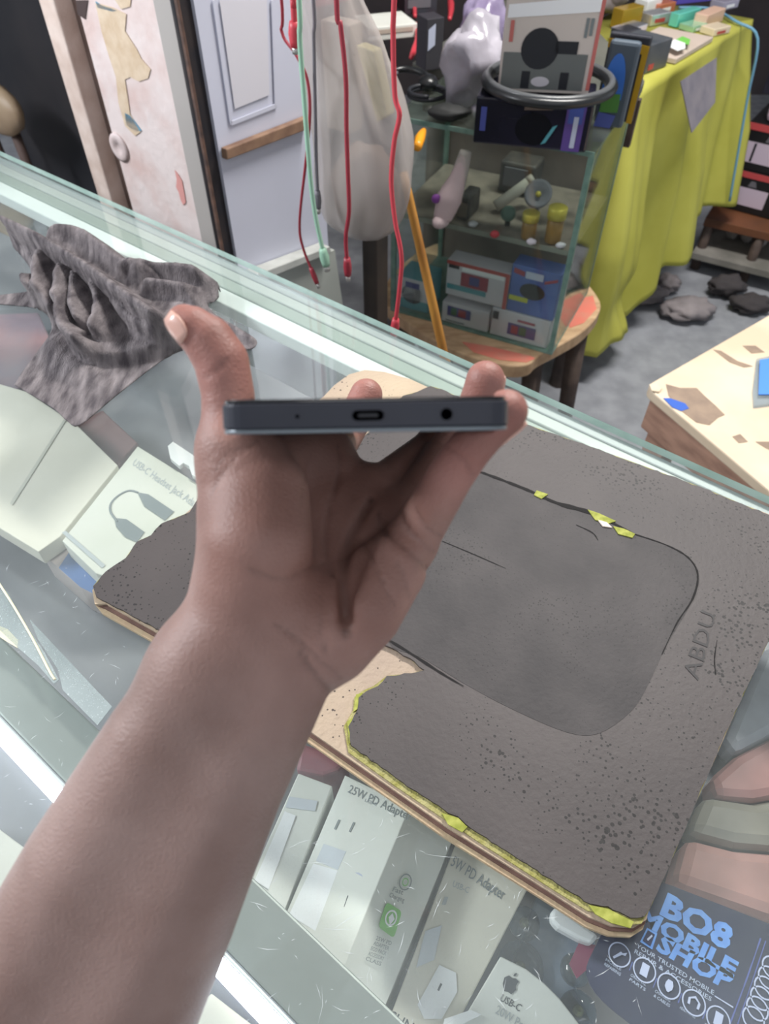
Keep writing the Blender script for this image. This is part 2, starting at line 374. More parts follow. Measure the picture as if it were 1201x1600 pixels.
rail('cap_reflection_bar', .5225, .536, .9285, .9405, mat('cap_reflection_bar', (146, 154, 154), .4, metal=.2, col2=(160, 166, 166), scale=5))  # thin added bar for the outermost reflected stripe
rail('edge_reflection_bar', .506, .5205, .905, .9415, M_refl)  # added bars tinted for the stripes the glass reflects from inside
rail('edge_reflection_bar', .488, .505, .915, .9405, mat('greenish_reflection', (148, 160, 152), .45, metal=.15))
rail('white_light_strip', .462, .486, .924, .9405, mat('white_plastic', (214, 222, 219), .4))
zs = .936
v_hi = float(np.mean([P(*q, zs) @ VA for q in ((29, 1013), (152, 1135), (395, 1378), (625, 1600))]))
v_mid = float(np.mean([P(*q, zs) @ VA for q in ((0, 1119), (94, 1226), (350, 1499), (442, 1600))]))
v_lo = float(np.mean([P(*q, zs) @ VA for q in ((0, 1160), (81, 1250), (337, 1530), (389, 1600))]))
rail('light_batten', v_mid + .003, v_hi, .922, zs, M_alu)
rail('batten_edge', v_mid, v_mid + .0022, .922, zs + .001, mat('batten_edge', (215, 222, 222), .3))
M_led = mat('led_tube', (236, 242, 255), .4, emit=6.0)
tube('led_tube', [UV(U0 + .02, (v_mid + v_lo)/2, .9275), UV(U1 - .02, (v_mid + v_lo)/2, .9275)], (v_mid - v_lo)/2 - .0005, M_led, ctr, 14, 1)
M_shelf = mat('inner_shelf', (132, 134, 142), .22, metal=.35, col2=(160, 160, 164), scale=5)
ZS = .80
rail('inner_shelf', V0 + .02, .52, ZS - .018, ZS, M_shelf)
M_side = mat('counter_board', (196, 198, 196), .5)
rail('plinth', V0 + .02, .515, 0.0, .10, M_side)
rail('back_board', V0, V0 + .018, .10, G - .009, M_side)
for u in (U0, U1 - .02):
    rail('end_panel', V0 + .02, .52, .10, G - .009, M_side, 0, u, u + .018)
rail('lower_shelf', V0 + .03, .51, .45, .46, M_shelf)

# broken strips of clear tape along the near side of the glass top
M_tape = glass('clear_tape', (225, 232, 232), gloss=1.2, rough=.12, haze=.22)
zt = G + .0005
def px_prism(name, pts, z, h, m, parent=None, bev=0.0, dec=True):
    return prism(name, [P(a, b, z) for a, b in pts], (0, 0, -h), m, parent, bev)
t1 = px_prism('clear_tape', [(46, 967), (175, 1104), (152, 1133), (98, 1078), (90, 1045), (60, 1000)], zt, .0004, M_tape)
tag(t1, 'scratched clear tape stuck on the counter glass close to the wrist', 'tape')
t2 = px_prism('clear_tape', [(-10, 905), (12, 925), (40, 975), (70, 1020), (92, 1062), (84, 1068), (60, 1040), (28, 1012), (0, 985), (-10, 975)], zt, .0004, M_tape)
tag(t2, 'torn yellowed clear tape at the left edge of the counter glass', 'tape')
tube('torn_edge', [P(-8, 902, zt), P(20, 945, zt), P(52, 1000, zt), P(78, 1050, zt), P(86, 1062, zt)], .0009, mat('tape_edge', (226, 220, 190), .4), t2, 6)
t3 = px_prism('tape_scrap', [(-8, 975), (12, 983), (28, 1000), (27, 1012), (10, 1002), (-8, 990)], zt, .0006, mat('yellow_tape', (222, 214, 186), .5))
tag(t3, 'small cream scrap of torn tape on the glass by the batten', 'tape')

# ------------------------------------------------------------------ the rubber-topped work board
wbk = thing('work_board', 'worn dark grey work mat with peeling top lying on the counter glass', 'work mat', P(690, 1000, G))
SHEET = [(145, 916), (150, 932), (200, 958), (260, 990), (330, 1030), (400, 1066), (440, 1085), (470, 1050), (520, 1005), (590, 1003), (612, 1012), (640, 1028), (663, 1047), (642, 1052), (604, 1056), (590, 1072), (572, 1080), (560, 1090), (558, 1110), (544, 1135), (548, 1164),
         (620, 1216), (660, 1243), (700, 1270), (716, 1276), (728, 1288), (745, 1300), (800, 1335), (870, 1380), (922, 1412), (950, 1416), (985, 1434), (1006, 1432), (1016, 1418), (1060, 1318), (1130, 1152), (1201, 1000), (1252, 838), (1238, 818),
         (1192, 801), (1100, 763), (1000, 726), (900, 690), (800, 655), (740, 632), (690, 608), (672, 603), (652, 612), (630, 618), (600, 648), (575, 676), (556, 690), (480, 722), (400, 702), (312, 776), (296, 800), (252, 818), (236, 836), (214, 846), (196, 872), (165, 893)]
BOARD = [(144, 922), (148, 944), (160, 958), (240, 1003), (360, 1080), (480, 1158), (600, 1242), (694, 1308), (780, 1362), (850, 1406), (915, 1448), (950, 1462), (985, 1464), (1004, 1452), (1013, 1424), (1196, 1004), (1248, 838), (1236, 818), (1190, 799), (800, 656), (720, 625), (680, 610), (640, 592), (600, 581), (570, 578), (545, 585), (522, 602), (505, 620), (310, 785), (200, 878), (160, 903)]
def near_shift(poly, k, lo, hi):
    return [(x - 4*k, y + 11*k) if lo <= i <= hi else (x, y) for i, (x, y) in enumerate(poly)]
M_tan = mat('board_tan', (178, 160, 130), .8, col2=(176, 152, 124), scale=60, bump=.5)
M_brown = mat('board_core', (120, 92, 82), .85, col2=(98, 74, 66), scale=80)
M_yel = mat('yellow_foam', (168, 162, 112), .9, col2=(142, 138, 72), scale=160, bump=.8, bscale=400)
# bare board with dark pits
def spotted(name, c1, c2, spot, scale, rough, thr=.2, fac=1.0, bump=.5, big=5):
    m = mat(name, c1, rough, col2=c2, scale=big, bump=bump, bscale=260); nt = m.node_tree; b = nt.nodes['Principled BSDF']
    src = b.inputs['Base Color'].links[0].from_socket; tc = [n for n in nt.nodes if n.type == 'TEX_COORD'][0]
    last = src
    for sc_, th in ((scale, thr), (scale*.45, thr*.62)):
        vo = nt.nodes.new('ShaderNodeTexVoronoi'); vo.inputs['Scale'].default_value = sc_; vo.inputs['Randomness'].default_value = 1.0; nt.links.new(tc.outputs['Object'], vo.inputs['Vector'])
        no = nt.nodes.new('ShaderNodeTexNoise'); no.inputs['Scale'].default_value = 14; nt.links.new(tc.outputs['Object'], no.inputs['Vector'])
        mr = nt.nodes.new('ShaderNodeMapRange'); mr.inputs[1].default_value = .33; mr.inputs[2].default_value = .72; mr.inputs[4].default_value = th; nt.links.new(no.outputs[0], mr.inputs[0])
        lt = nt.nodes.new('ShaderNodeMath'); lt.operation = 'LESS_THAN'; nt.links.new(vo.outputs['Distance'], lt.inputs[0]); nt.links.new(mr.outputs[0], lt.inputs[1])
        ml = nt.nodes.new('ShaderNodeMath'); ml.operation = 'MULTIPLY'; ml.inputs[1].default_value = fac; nt.links.new(lt.outputs[0], ml.inputs[0])
        mx = nt.nodes.new('ShaderNodeMix'); mx.data_type = 'RGBA'; mx.inputs['B'].default_value = srgb(*spot); nt.links.new(last, mx.inputs['A']); nt.links.new(ml.outputs[0], mx.inputs['Factor']); last = mx.outputs['Result']
    nt.links.new(last, b.inputs['Base Color']); return m
M_bare = spotted('bare_board', (188, 170, 144), (158, 140, 126), (64, 55, 52), 190, .8, .22, .9)
M_rub = spotted('grey_rubber', (60, 55, 55), (76, 70, 69), (20, 18, 19), 280, .6, .38, .9, bump=.18, big=5)
M_worn = spotted('worn_rubber', (51, 48, 49), (66, 62, 62), (33, 31, 31), 360, .66, .30, .7, bump=.22, big=18)
b1 = px_prism('board_base', BOARD, G + .0030, .0030, M_tan, wbk)
b2 = px_prism('board_core', near_shift(BOARD, -.75, 2, 13), G + .0048, .0018, M_brown, wbk)
b3 = px_prism('board_face', near_shift(BOARD, -1.35, 2, 13), G + .0070, .0022, M_bare, wbk)
YEL = [(x, y) for x, y in near_shift(SHEET, 1.0, 20, 32)]
YEL = [(x + (7 if 14 < i < 20 else 0)*-1, y) for i, (x, y) in enumerate(YEL)]
b4 = px_prism('foam_layer', YEL, G + .0085, .0015, M_yel, wbk)
rs = np.random.RandomState(3)
fine = []
for i, (a, b) in enumerate(zip(SHEET, SHEET[1:] + SHEET[:1])):
    L = math.hypot(b[0] - a[0], b[1] - a[1]); n = max(1, int(L/9))
    for k in range(n): t = k/n; j = 0 if k == 0 else 1; fine.append((a[0] + (b[0] - a[0])*t + j*rs.uniform(-1.3, 1.3), a[1] + (b[1] - a[1])*t + j*rs.uniform(-1.3, 1.3)))
ZT = G + .0103
b5 = px_prism('rubber_sheet', fine, ZT, .0018, M_rub, wbk)
worn = [(606, 1000), (640, 900), (700, 760), (752, 740), (830, 770), (930, 804), (1000, 838), (1050, 856), (1080, 878), (1089, 905), (1078, 945), (1040, 1010), (1012, 1070), (985, 1112), (935, 1146), (885, 1144), (800, 1108), (725, 1068), (660, 1028)]
px_prism('worn_patch', [tuple(q[:2]) for q in spline([(a, b, 0) for a, b in worn], 4, True)], ZT + .0002, .0003, M_worn, wbk)
M_crack = mat('crack', (22, 20, 20), .9)
def strip(name, pts, w, z, m, parent):
    pts = spline([P(a, b, z) for a, b in pts], 5); v, f = [], []
    ws = np.interp(np.linspace(0, 1, len(pts)), np.linspace(0, 1, len(w)), w)
    for i, p in enumerate(pts):
        d = nrm(pts[min(i + 1, len(pts) - 1)] - pts[max(i - 1, 0)]); s = np.cross(ZA, d)*ws[i]/2*(1 + rs.uniform(-.35, .35)); v += [p + s, p - s]
    for i in range(len(pts) - 1): f.append((2*i, 2*i + 1, 2*i + 3, 2*i + 2))
    return mesh(name, v, f, m, parent, recalc=False)
strip('crack', [(750, 737), (790, 752), (830, 768), (870, 786), (925, 802), (990, 834)], [.0022, .003, .003, .004, .004, .0015], ZT + .0005, M_crack, wbk)
strip('crack', [(990, 834), (1040, 851), (1075, 871), (1090, 898), (1082, 935), (1058, 972), (1034, 1022)], [.0012, .0012, .0015, .0013, .001, .0006], ZT + .0005, M_crack, wbk)
strip('crack', [(604, 998), (650, 1026), (690, 1052), (724, 1072)], [.002, .0018, .0014, .0006], ZT + .0005, M_crack, wbk)
strip('scratch', [(690, 845), (740, 866), (790, 888)], [.0004, .0009, .0003], ZT + .0005, M_crack, wbk)
strip('scratch', [(900, 820), (925, 832), (934, 844)], [.0006, .001, .0004], ZT + .0005, M_crack, wbk)
M_bits = mat('yellow_flecks', (168, 170, 84), .8, col2=(132, 138, 50), scale=200)
for pl in ([(918, 796), (936, 802), (962, 814), (950, 818), (930, 812)], [(958, 822), (975, 826), (992, 834), (988, 840), (966, 834)], [(838, 766), (856, 772), (846, 779), (834, 773)]):
    px_prism('foam_fleck', pl, ZT + .0012, .0009, M_bits, wbk)
px_prism('board_fleck', [(934, 812), (948, 816), (956, 824), (942, 822)], ZT + .0014, .0011, mat('pale_fleck', (220, 205, 190), .8), wbk)
for pl in ([(690, 1270), (716, 1278), (730, 1292), (722, 1300), (700, 1288)], [(920, 1414), (950, 1420), (990, 1440), (985, 1450), (955, 1442), (930, 1428)], [(556, 1085), (566, 1082), (562, 1105), (552, 1112)], [(542, 1128), (552, 1120), (554, 1150), (546, 1162)]):
    px_prism('foam_fleck', pl, G + .0098, .0012, M_bits, wbk)
text('pencil_writing', 'ABDU', P(1090, 1064, ZT), P(1118, 962, ZT), P(1066, 1054, ZT), mat('pencil', (40, 38, 40), .6), wbk)
strip('scratch', [(1120, 1000), (1116, 1030), (1118, 1054)], [.0003, .0008, .0003], ZT + .0004, M_crack, wbk)

# ------------------------------------------------------------------ the person: forearm and hand
allp = np.array([q for k, nodes in HAND for q, r in nodes]); rmax = .038
hv, hf = surface_nets(full_sdf, allp.min(0) - rmax, allp.max(0) + rmax, .00155)
for it in range(3):
    dd = full_sdf(hv)[:, None]; hv = hv - grad(full_sdf, hv)*np.clip(dd, -.002, .002)*.8
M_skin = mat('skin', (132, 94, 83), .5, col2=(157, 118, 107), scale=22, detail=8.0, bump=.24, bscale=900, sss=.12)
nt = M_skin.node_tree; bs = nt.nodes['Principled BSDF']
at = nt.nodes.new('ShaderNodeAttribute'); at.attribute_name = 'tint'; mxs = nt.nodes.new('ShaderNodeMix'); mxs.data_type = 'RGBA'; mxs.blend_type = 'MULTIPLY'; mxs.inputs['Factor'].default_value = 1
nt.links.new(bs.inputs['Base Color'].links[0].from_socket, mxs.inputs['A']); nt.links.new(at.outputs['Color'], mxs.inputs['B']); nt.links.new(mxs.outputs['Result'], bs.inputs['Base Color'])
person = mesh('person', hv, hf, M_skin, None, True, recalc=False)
tag(person, 'bare brown forearm and open left hand balancing the phone above the work mat', 'person')
# own skin tone: forearm a greyer brown, fingers and thumb redder; crease shade painted into the folds
arm_dir = nrm(D(200, 1375, .243) - D(430, 960, .243)); w0 = D(430, 960, .243)
s = (hv - w0) @ arm_dir; k_arm = np.clip((s + .01)/.05, 0, 1)
tips = np.min([np.linalg.norm(hv - D(*q), axis=1) for q in ((300, 510, .237), (345, 570, .239), (793, 645, .213), (735, 705, .222), (758, 594, .284), (570, 617, .352))], 0)
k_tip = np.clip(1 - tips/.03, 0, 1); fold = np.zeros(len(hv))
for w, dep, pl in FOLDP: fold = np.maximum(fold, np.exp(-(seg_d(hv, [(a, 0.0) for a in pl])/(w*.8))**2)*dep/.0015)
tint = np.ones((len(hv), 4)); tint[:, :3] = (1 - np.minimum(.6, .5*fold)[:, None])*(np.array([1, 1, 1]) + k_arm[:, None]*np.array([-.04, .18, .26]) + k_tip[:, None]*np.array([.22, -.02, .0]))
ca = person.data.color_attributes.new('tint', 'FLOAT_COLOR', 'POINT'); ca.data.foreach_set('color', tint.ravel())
M_nail = mat('nail', (206, 160, 146), .28, col2=(218, 176, 160), scale=60)
def nail(pxs, t0, t1, toward=None):
    """a thin curved plate lying on the skin, given by its outline rows in the picture"""
    rows = len(pxs); v, f = [], []; n = 6
    for a, b in pxs:
        for k in range(n):
            q = np.array(a)*(1 - k/(n - 1)) + np.array(b)*k/(n - 1); v.append(march(q[0], q[1], t0, t1))
    v = np.array(v); g = grad(base_sdf, v); v1 = v + g*.0009; v0 = v - g*.0004; N = len(v)
    for i in range(rows - 1):
        for k in range(n - 1): a = i*n + k; f += [(a, a + 1, a + n + 1, a + n), (a + N, a + n + N, a + n + 1 + N, a + 1 + N)]
    rim = [k for k in range(n)] + [i*n + n - 1 for i in range(1, rows)] + [(rows - 1)*n + k for k in range(n - 2, -1, -1)] + [i*n for i in range(rows - 2, 0, -1)]
    for a, b in zip(rim, rim[1:] + rim[:1]): f.append((a, b, b + N, a + N))
    return mesh('thumb_nail', np.concatenate([v1, v0]), f, M_nail, person, True)
nail([((260, 500), (270, 487)), ((262, 508), (279, 493)), ((268, 518), (287, 503)), ((276, 528), (292, 514)), ((285, 536), (293, 524))], .21, .245)['label'] = 'pale pink thumb nail'
# nails on the far side of the fingertips
def back_nail(name, tip, prev, side, r):
    a = nrm(np.asarray(tip) - np.asarray(prev)); sd = nrm(np.asarray(side) - a*(np.asarray(side) @ a)); w = np.cross(a, sd); v, f = [], []
    for i in range(5):
        for k in range(6):
            th = (k - 2.5)/2.5*.85; p = np.asarray(tip) + a*((i - 3.2)/4*.011) + (sd*math.cos(th) + w*math.sin(th))*(r + .0005 - .0003*(i == 4)); v.append(p)
    for i in range(4):
        for k in range(5): q = i*6 + k; f.append((q, q + 1, q + 7, q + 6))
    o = mesh(name, v, f, M_nail, person, True); so = o.modifiers.new('solid', 'SOLIDIFY'); so.thickness = .0008; return o
back_nail('finger_nail', D(758, 594, .284), D(754, 612, .287), Fv + .9*Rv, .0078)
back_nail('finger_nail', D(793, 645, .213), D(762, 670, .216), Fv*.6 + 1.0*Rv, .0064)
back_nail('finger_nail', D(572, 617, .359), D(562, 640, .357), Fv, .0079)

# ------------------------------------------------------------------ the phone
phone = thing('mobile_phone', 'slim dark slate phone held edge-on, charging port towards the viewer', 'phone', php(0, .08, -.005))
def rrect(x0, x1, y0, y1, r, z, n=7): return roundpoly([php(x0, y0, z), php(x1, y0, z), php(x1, y1, z), php(x0, y1, z)], r, n)
M_frame = mat('phone_frame', (46, 48, 58), .45, metal=.2, col2=(40, 42, 52), scale=40)
fr = prism('frame', rrect(-W2, W2, 0, LEN, .0075, -TH/2 + .0012), Za*(TH - .0022), M_frame, phone, .0005)
M_scr = mat('screen_black', (16, 17, 20), .08, spec=.7)
prism('screen', rrect(-W2 + .0006, W2 - .0006, .0006, LEN - .0006, .0072, TH/2 - .0010), Za*.0011, M_scr, phone, .0004)
prism('back_cover', rrect(-W2 + .0002, W2 - .0002, .0002, LEN - .0002, .0074, -TH/2), Za*.0012, mat('phone_back_highlight', (120, 128, 134), .3, metal=.4), phone, .0005)  # lighter grey paints in the highlight along the lower chamfer
M_hole = mat('port_black', (2, 2, 3), 1.0, spec=0.0)
def pill(name, x, r, hw, d0, d1, m):
    pts = []
    for k in range(20):
        a = 2*math.pi*k/20; pts.append(php(x + (hw if math.cos(a) > 0 else -hw) + r*math.cos(a), d0, r*math.sin(a)))
    return prism(name, pts, La*(d1 - d0), m, phone)
prt = pill('charging_port', .0003, .00135, .0028, -.0003, .003, M_hole); tg_ = pill('port_tongue', .0003, .00045, .0022, -.00034, .002, mat('tongue', (30, 31, 36), .6)); tg_.parent = prt; tg_.location = tg_.location - prt.location
pill('headphone_jack', .0208, .00155, .0, -.0003, .003, M_hole); pill('microphone', -.0180, .0005, 0, -.0002, .001, M_hole)

# ------------------------------------------------------------------ the grey rag
def in_poly(pts, poly):
    x, y = pts[:, 0], pts[:, 1]; ins = np.zeros(len(pts), bool); j = len(poly) - 1
    for i in range(len(poly)):
        xi, yi = poly[i]; xj, yj = poly[j]; c = ((yi > y) != (yj > y)) & (x < (xj - xi)*(y - yi)/(yj - yi + 1e-12) + xi); ins ^= c; j = i
    return ins
def pdist(pts, pl_):
    best = np.full(len(pts), 9.); sg = np.zeros(len(pts))
    for a, b in zip(pl_[:-1], pl_[1:]):
        a, b = np.array(a), np.array(b); ab = b - a; h = np.clip(((pts - a) @ ab)/(ab @ ab), 0, 1); q = pts - a - h[:, None]*ab; d = np.hypot(q[:, 0], q[:, 1])
        m = d < best; best[m] = d[m]; sg[m] = np.sign(ab[0]*q[m, 1] - ab[1]*q[m, 0])
    return best, sg
def gp(l, z=G): return [tuple(P(a, b, z)[:2]) for a, b in l]
RAG = [(22, 384), (40, 376), (75, 392), (105, 383), (140, 381), (170, 391), (205, 418), (228, 434), (262, 429), (284, 438), (290, 424), (322, 440), (343, 455), (338, 470), (324, 482), (345, 500), (372, 516), (400, 535), (392, 548), (360, 545), (300, 548), (276, 552), (240, 575), (180, 622), (126, 666), (106, 660), (84, 640), (30, 607), (26, 600), (46, 570), (76, 530), (82, 505), (60, 484), (-12, 476), (-12, 466), (46, 458), (56, 452), (50, 422), (34, 400)]
rp = gp([tuple(q[:2]) for q in spline([(a, b, 0) for a, b in RAG], 4, True)])
xs = np.array(rp); h = .0021; gx, gy = np.meshgrid(np.arange(xs[:, 0].min(), xs[:, 0].max() + h, h), np.arange(xs[:, 1].min(), xs[:, 1].max() + h, h), indexing='ij')
gpt = np.stack([gx.ravel(), gy.ravel()], 1); ins = in_poly(gpt, rp); bd, _ = pdist(gpt, rp + rp[:1])
inside = ins | (bd < h*.75)
# snap the rim onto the outline
out_m = inside & ~ins
for i in np.where(out_m)[0]:
    p = gpt[i]; bst = None
    for a, b in zip(rp, rp[1:] + rp[:1]):
        a, b = np.array(a), np.array(b); ab = b - a; t = np.clip((p - a) @ ab/(ab @ ab + 1e-12), 0, 1); q = a + t*ab; d = np.hypot(*(p - q))
        if bst is None or d < bst[0]: bst = (d, q)
    gpt[i] = bst[1]
hz = np.zeros(len(gpt))
def ridge(pts, hgt, wl, wr):
    """a fold: crest along the pixel polyline, wl / wr its spread to the left and right of the walk (m)"""
    global hz
    d, sg = pdist(gpt, gp([tuple(q[:2]) for q in spline([(a, b, 0) for a, b in pts], 4)])); w = np.where(sg > 0, wl, wr); hz = np.maximum(hz, hgt*np.exp(-(d/w)**2)) 
def step(poly, hgt, soft):
    global hz
    pp = gp([tuple(q[:2]) for q in spline([(a, b, 0) for a, b in poly], 4, True)]); d, _ = pdist(gpt, pp + pp[:1]); i = in_poly(gpt, pp); hz = hz + hgt*np.clip(np.where(i, d, -d)/soft + .5, 0, 1)**.7
ridge([(25, 383), (100, 418), (180, 468), (250, 520), (292, 548)], .040, .008, .013)
ridge([(105, 386), (150, 392), (200, 425), (240, 450)], .022, .022, .020)
ridge([(215, 450), (262, 446), (300, 452), (338, 458)], .024, .008, .012)
ridge([(250, 470), (300, 478), (330, 490)], .016, .010, .010)
ridge([(45, 400), (56, 440), (66, 475), (78, 500)], .020, .010, .008)
ridge([(92, 430), (84, 470), (90, 505)], .022, .006, .010)
ridge([(128, 455), (120, 500), (130, 545), (150, 565)], .026, .007, .009)
ridge([(142, 462), (140, 500), (148, 530)], .022, .006, .005)
ridge([(172, 480), (180, 510), (172, 545)], .022, .008, .006)
ridge([(200, 500), (230, 530), (270, 548)], .018, .010, .008)
ridge([(86, 540), (120, 580), (150, 600)], .006, .02, .02)
ridge([(330, 498), (362, 516), (396, 536)], .012, .008, .006)
step([(50, 395), (150, 390), (230, 440), (345, 455), (320, 485), (292, 548), (205, 570), (150, 572), (118, 545), (118, 505), (70, 500)], .016, .007)
hz += np.array([.0035*mnoise.noise(Vector((p[0]*28, p[1]*28, 1.7))) + .0016*mnoise.noise(Vector((p[0]*80, p[1]*80, 4.1))) for p in gpt])
dl = np.clip(bd/.012, 0, 1); hz = np.where(ins, np.maximum(hz, .001)*(.25 + .75*dl), .001) 
hz = np.maximum(hz, .0012)
vid = -np.ones(len(gpt), int); vid[inside] = np.arange(inside.sum()); nx, ny = gx.shape; idg = vid.reshape(nx, ny); fc = []
for i in range(nx - 1):
    for j in range(ny - 1):
        q = (idg[i, j], idg[i + 1, j], idg[i + 1, j + 1], idg[i, j + 1]); k = [a for a in q if a >= 0]
        if len(k) >= 3: fc.append(tuple(k))
M_rag = mat('rag_cloth', (82, 77, 80), .95, col2=(136, 129, 130), scale=70, detail=8, bump=.9, bscale=500, spec=.1, stretch=(1.6, .45, .5), ramp=(.34, .68))
lean = np.clip(hz - .012, 0, 1)
rag = mesh('rag', np.column_stack([gpt[inside] + np.array([-.30, -.42])*lean[inside][:, None], G + hz[inside]]), fc, M_rag, None, True)
so = rag.modifiers.new('thick', 'SOLIDIFY'); so.thickness = .0012; so.offset = 1
tag(rag, 'crumpled grey marled cloth rag lying on the counter glass behind the thumb', 'cloth')
# fine scratches in the counter glass
sv, sf = [], []
for i in range(260):
    if i < 170: cx_, cy_ = rs.uniform(380, 1000), rs.uniform(1250, 1600)
    else: cx_, cy_ = rs.uniform(-20, 230), rs.uniform(880, 1330)
    p = P(cx_, cy_, G + .0003); a = rs.uniform(0, math.pi); L = rs.exponential(.0018) + .0008; w = rs.uniform(.00008, .00018); d = np.array([math.cos(a), math.sin(a), 0]); n_ = np.array([-d[1], d[0], 0]); k = len(sv)
    mid = p + n_*rs.uniform(-.2, .2)*L
    sv += [p - d*L, mid - n_*w, p + d*L, mid + n_*w]; sf.append((k, k + 1, k + 2, k + 3))
sco = mesh('scratches', sv, sf, mat('scratch_white', (190, 196, 198), .4), ctr, recalc=False); sco['kind'] = 'stuff'
# ------------------------------------------------------------------ goods inside the counter
def top_box(name, pts, z, m, label, cat='box', zb=ZS, bev=.0008, group=None):
    t = thing(name, label, cat, P(*np.mean(pts, 0), zb), group); px_prism('carton', pts, z, z - zb - .0005, m, t, bev); return t
def pmap(z): return lambda a, b: P(a, b, z)
def txt(parent, s, bl, br, tl, f, m, name='lettering', bold=.008): return text(name, s, f(*bl), f(*br), f(*tl), m, parent, bold)
def pic(parent, name, pts, f, m, d=.0005): return patch(name, [f(a, b) for a, b in pts], m, parent, d)
M_wbox = mat('white_block', (226, 228, 222), .55, col2=(214, 216, 208), scale=8)
M_cbox = mat('cream_carton', (220, 216, 202), .6, col2=(206, 202, 188), scale=8)
M_ink = mat('grey_ink', (120, 128, 130), .6); M_ink2 = mat('pale_ink', (168, 174, 176), .6); M_dink = mat('dark_ink', (70, 74, 80), .6)
M_white = mat('bright_print', (240, 242, 244), .5); M_shade = mat('pale_grey_print', (200, 206, 214), .5); M_lav = mat('lavender_print', (186, 192, 212), .5)

# the headset adapter carton on the left
hb = top_box('adapter_box', [(215, 697), (335, 772), (345, 880), (180, 905), (150, 896), (97, 845)], .868, mat('adapter_carton', (206, 206, 196), .6, col2=(196, 198, 186), scale=9), 'off-white headset adapter carton with a cable picture left of the hand', zb=.842)
f = pmap(.868)
txt(hb, 'USB-C Headset Jack Adapter', (206, 726), (318, 803), (213, 717), f, M_ink2)
tube('printed_cable', [f(184, 816), f(173, 800), f(174, 786), f(186, 774), f(202, 767), f(216, 770)], .0013, M_ink, hb, 6)
pic(hb, 'printed_plug', [(179, 810), (198, 812), (226, 832), (214, 848), (196, 840), (182, 824)], f, M_ink)
pic(hb, 'printed_plug', [(215, 770), (232, 773), (272, 800), (258, 814), (226, 792)], f, M_ink)
pic(hb, 'printed_line', [(97, 833), (103, 830), (165, 884), (160, 888)], f, M_ink2)
bx = top_box('white_block', [(-90, 560), (0, 600), (42, 612), (120, 664), (184, 727), (94, 838), (60, 862), (-90, 770)], .862, M_cbox, 'large blank white slab for reflected glare at the far left inside the counter', zb=.842)  # added slab standing in for blurred light reflected in the glass
pic(bx, 'fold_line', [(102, 653), (105, 655), (20, 790), (16, 787)], pmap(.862), mat('fold_grey', (186, 184, 172), .6))  # grey fold line drawn across the slab
sb = top_box('blue_box', [(88, 838), (162, 896), (150, 930), (126, 918), (64, 864)], .84, mat('pinkish_card', (176, 164, 162), .6), 'small pink and blue carton under the corner of the work mat', zb=.80)
pic(sb, 'blue_panel', [(112, 858), (162, 896), (150, 930), (126, 918), (92, 888)], pmap(.84), mat('blue_print', (82, 118, 176), .5))
pk = top_box('maroon_reflection', [(104, 668), (160, 640), (216, 692), (184, 726)], .84, mat('maroon_reflection_tone', (124, 92, 94), .5, col2=(140, 108, 106), scale=20), 'flat maroon stand-in for a glass reflection between the rag and the adapter carton', 'packet', bev=.002)  # added slab in the brown-pink of a reflection in the glass
pk = top_box('rose_reflection', [(-40, 492), (60, 488), (88, 552), (24, 612), (-40, 600)], .83, mat('rose_reflection_tone', (150, 112, 116), .5, col2=(120, 104, 116), scale=12), 'rose-brown reflection slab under the glass below the left end of the rag', 'packet', bev=.002)  # added slab coloured like the pink wall mirrored in the glass
hk = top_box('hang_tab', [(262, 697), (270, 690), (330, 730), (330, 762), (312, 748), (300, 742), (295, 728), (286, 723), (280, 728), (266, 716)], .874, M_white, 'white cardboard hanging tab with a notch beside the thumb base', 'hang tab', zb=.868, bev=0)

# charger cartons in the front
def ridge_box(name, label, group, A, zA, B, zB):
    t = thing(name, label, 'box', P(*np.mean(A, 0), ZS), group)
    pa = [P(a, b, z) for (a, b), z in zip(A, zA)]; pb = [P(a, b, z) for (a, b), z in zip(B, zB)]
    tl, tr, br, bl = pa; tr2, br2 = pb; dn = lambda p: np.array([p[0], p[1], ZS + .0005])
    v = [tl, tr, br, bl, tr2, br2, dn(tl), dn(tr2), dn(br2), dn(bl)]
    fcs = [(0, 1, 2, 3), (1, 4, 5, 2), (0, 6, 7, 4, 1), (3, 2, 5, 8, 9), (0, 3, 9, 6), (4, 7, 8, 5), (6, 9, 8, 7)]
    return bevel(mesh('carton', v, fcs, M_wbox, t), .0006), t, pa, pb
cart, sx, pa, pb = ridge_box('charger_box', 'white adapter carton with a green square logo on its side, under the wrist', None, [(539, 1211), (640, 1260), (516, 1560), (420, 1490)], (.888, .902, .902, .888), [(706, 1312), (588, 1605)], (.872, .872))
def bil(q, s, t): a, b, c, d = q; return (1 - t)*((1 - s)*a + s*b) + t*((1 - s)*d + s*c)
fA = lambda x, y: onplane(x, y, pa[0], nrm(np.cross(pa[1] - pa[0], pa[3] - pa[0])))
qB = [pa[1], pb[0], pb[1], pa[2]]; fB = lambda x, y: onplane(x, y, qB[0], nrm(np.cross(qB[1] - qB[0], qB[3] - qB[0])))
txt(sx, '25W PD Adapter', (543, 1238), (640, 1283), (548, 1226), fA, M_ink)
txt(sx, 'USB-C', (569, 1253), (588, 1260), (571, 1248), fA, M_ink2)
for x, y in ((526, 1284), (549, 1288)): pic(sx, 'printed_pin', [(x - 4, y + 12), (x - 1, y + 13), (x + 6, y - 2), (x + 3, y - 3)], fA, M_ink)
pic(sx, 'printed_plug', [(506, 1319), (541, 1331), (528, 1360), (494, 1346)], fA, M_shade)
pic(sx, 'printed_adapter', [(490, 1350), (528, 1361), (493, 1455), (452, 1430)], fA, M_white)
strip_pts = [fA(489, 1394), fA(486, 1404)]
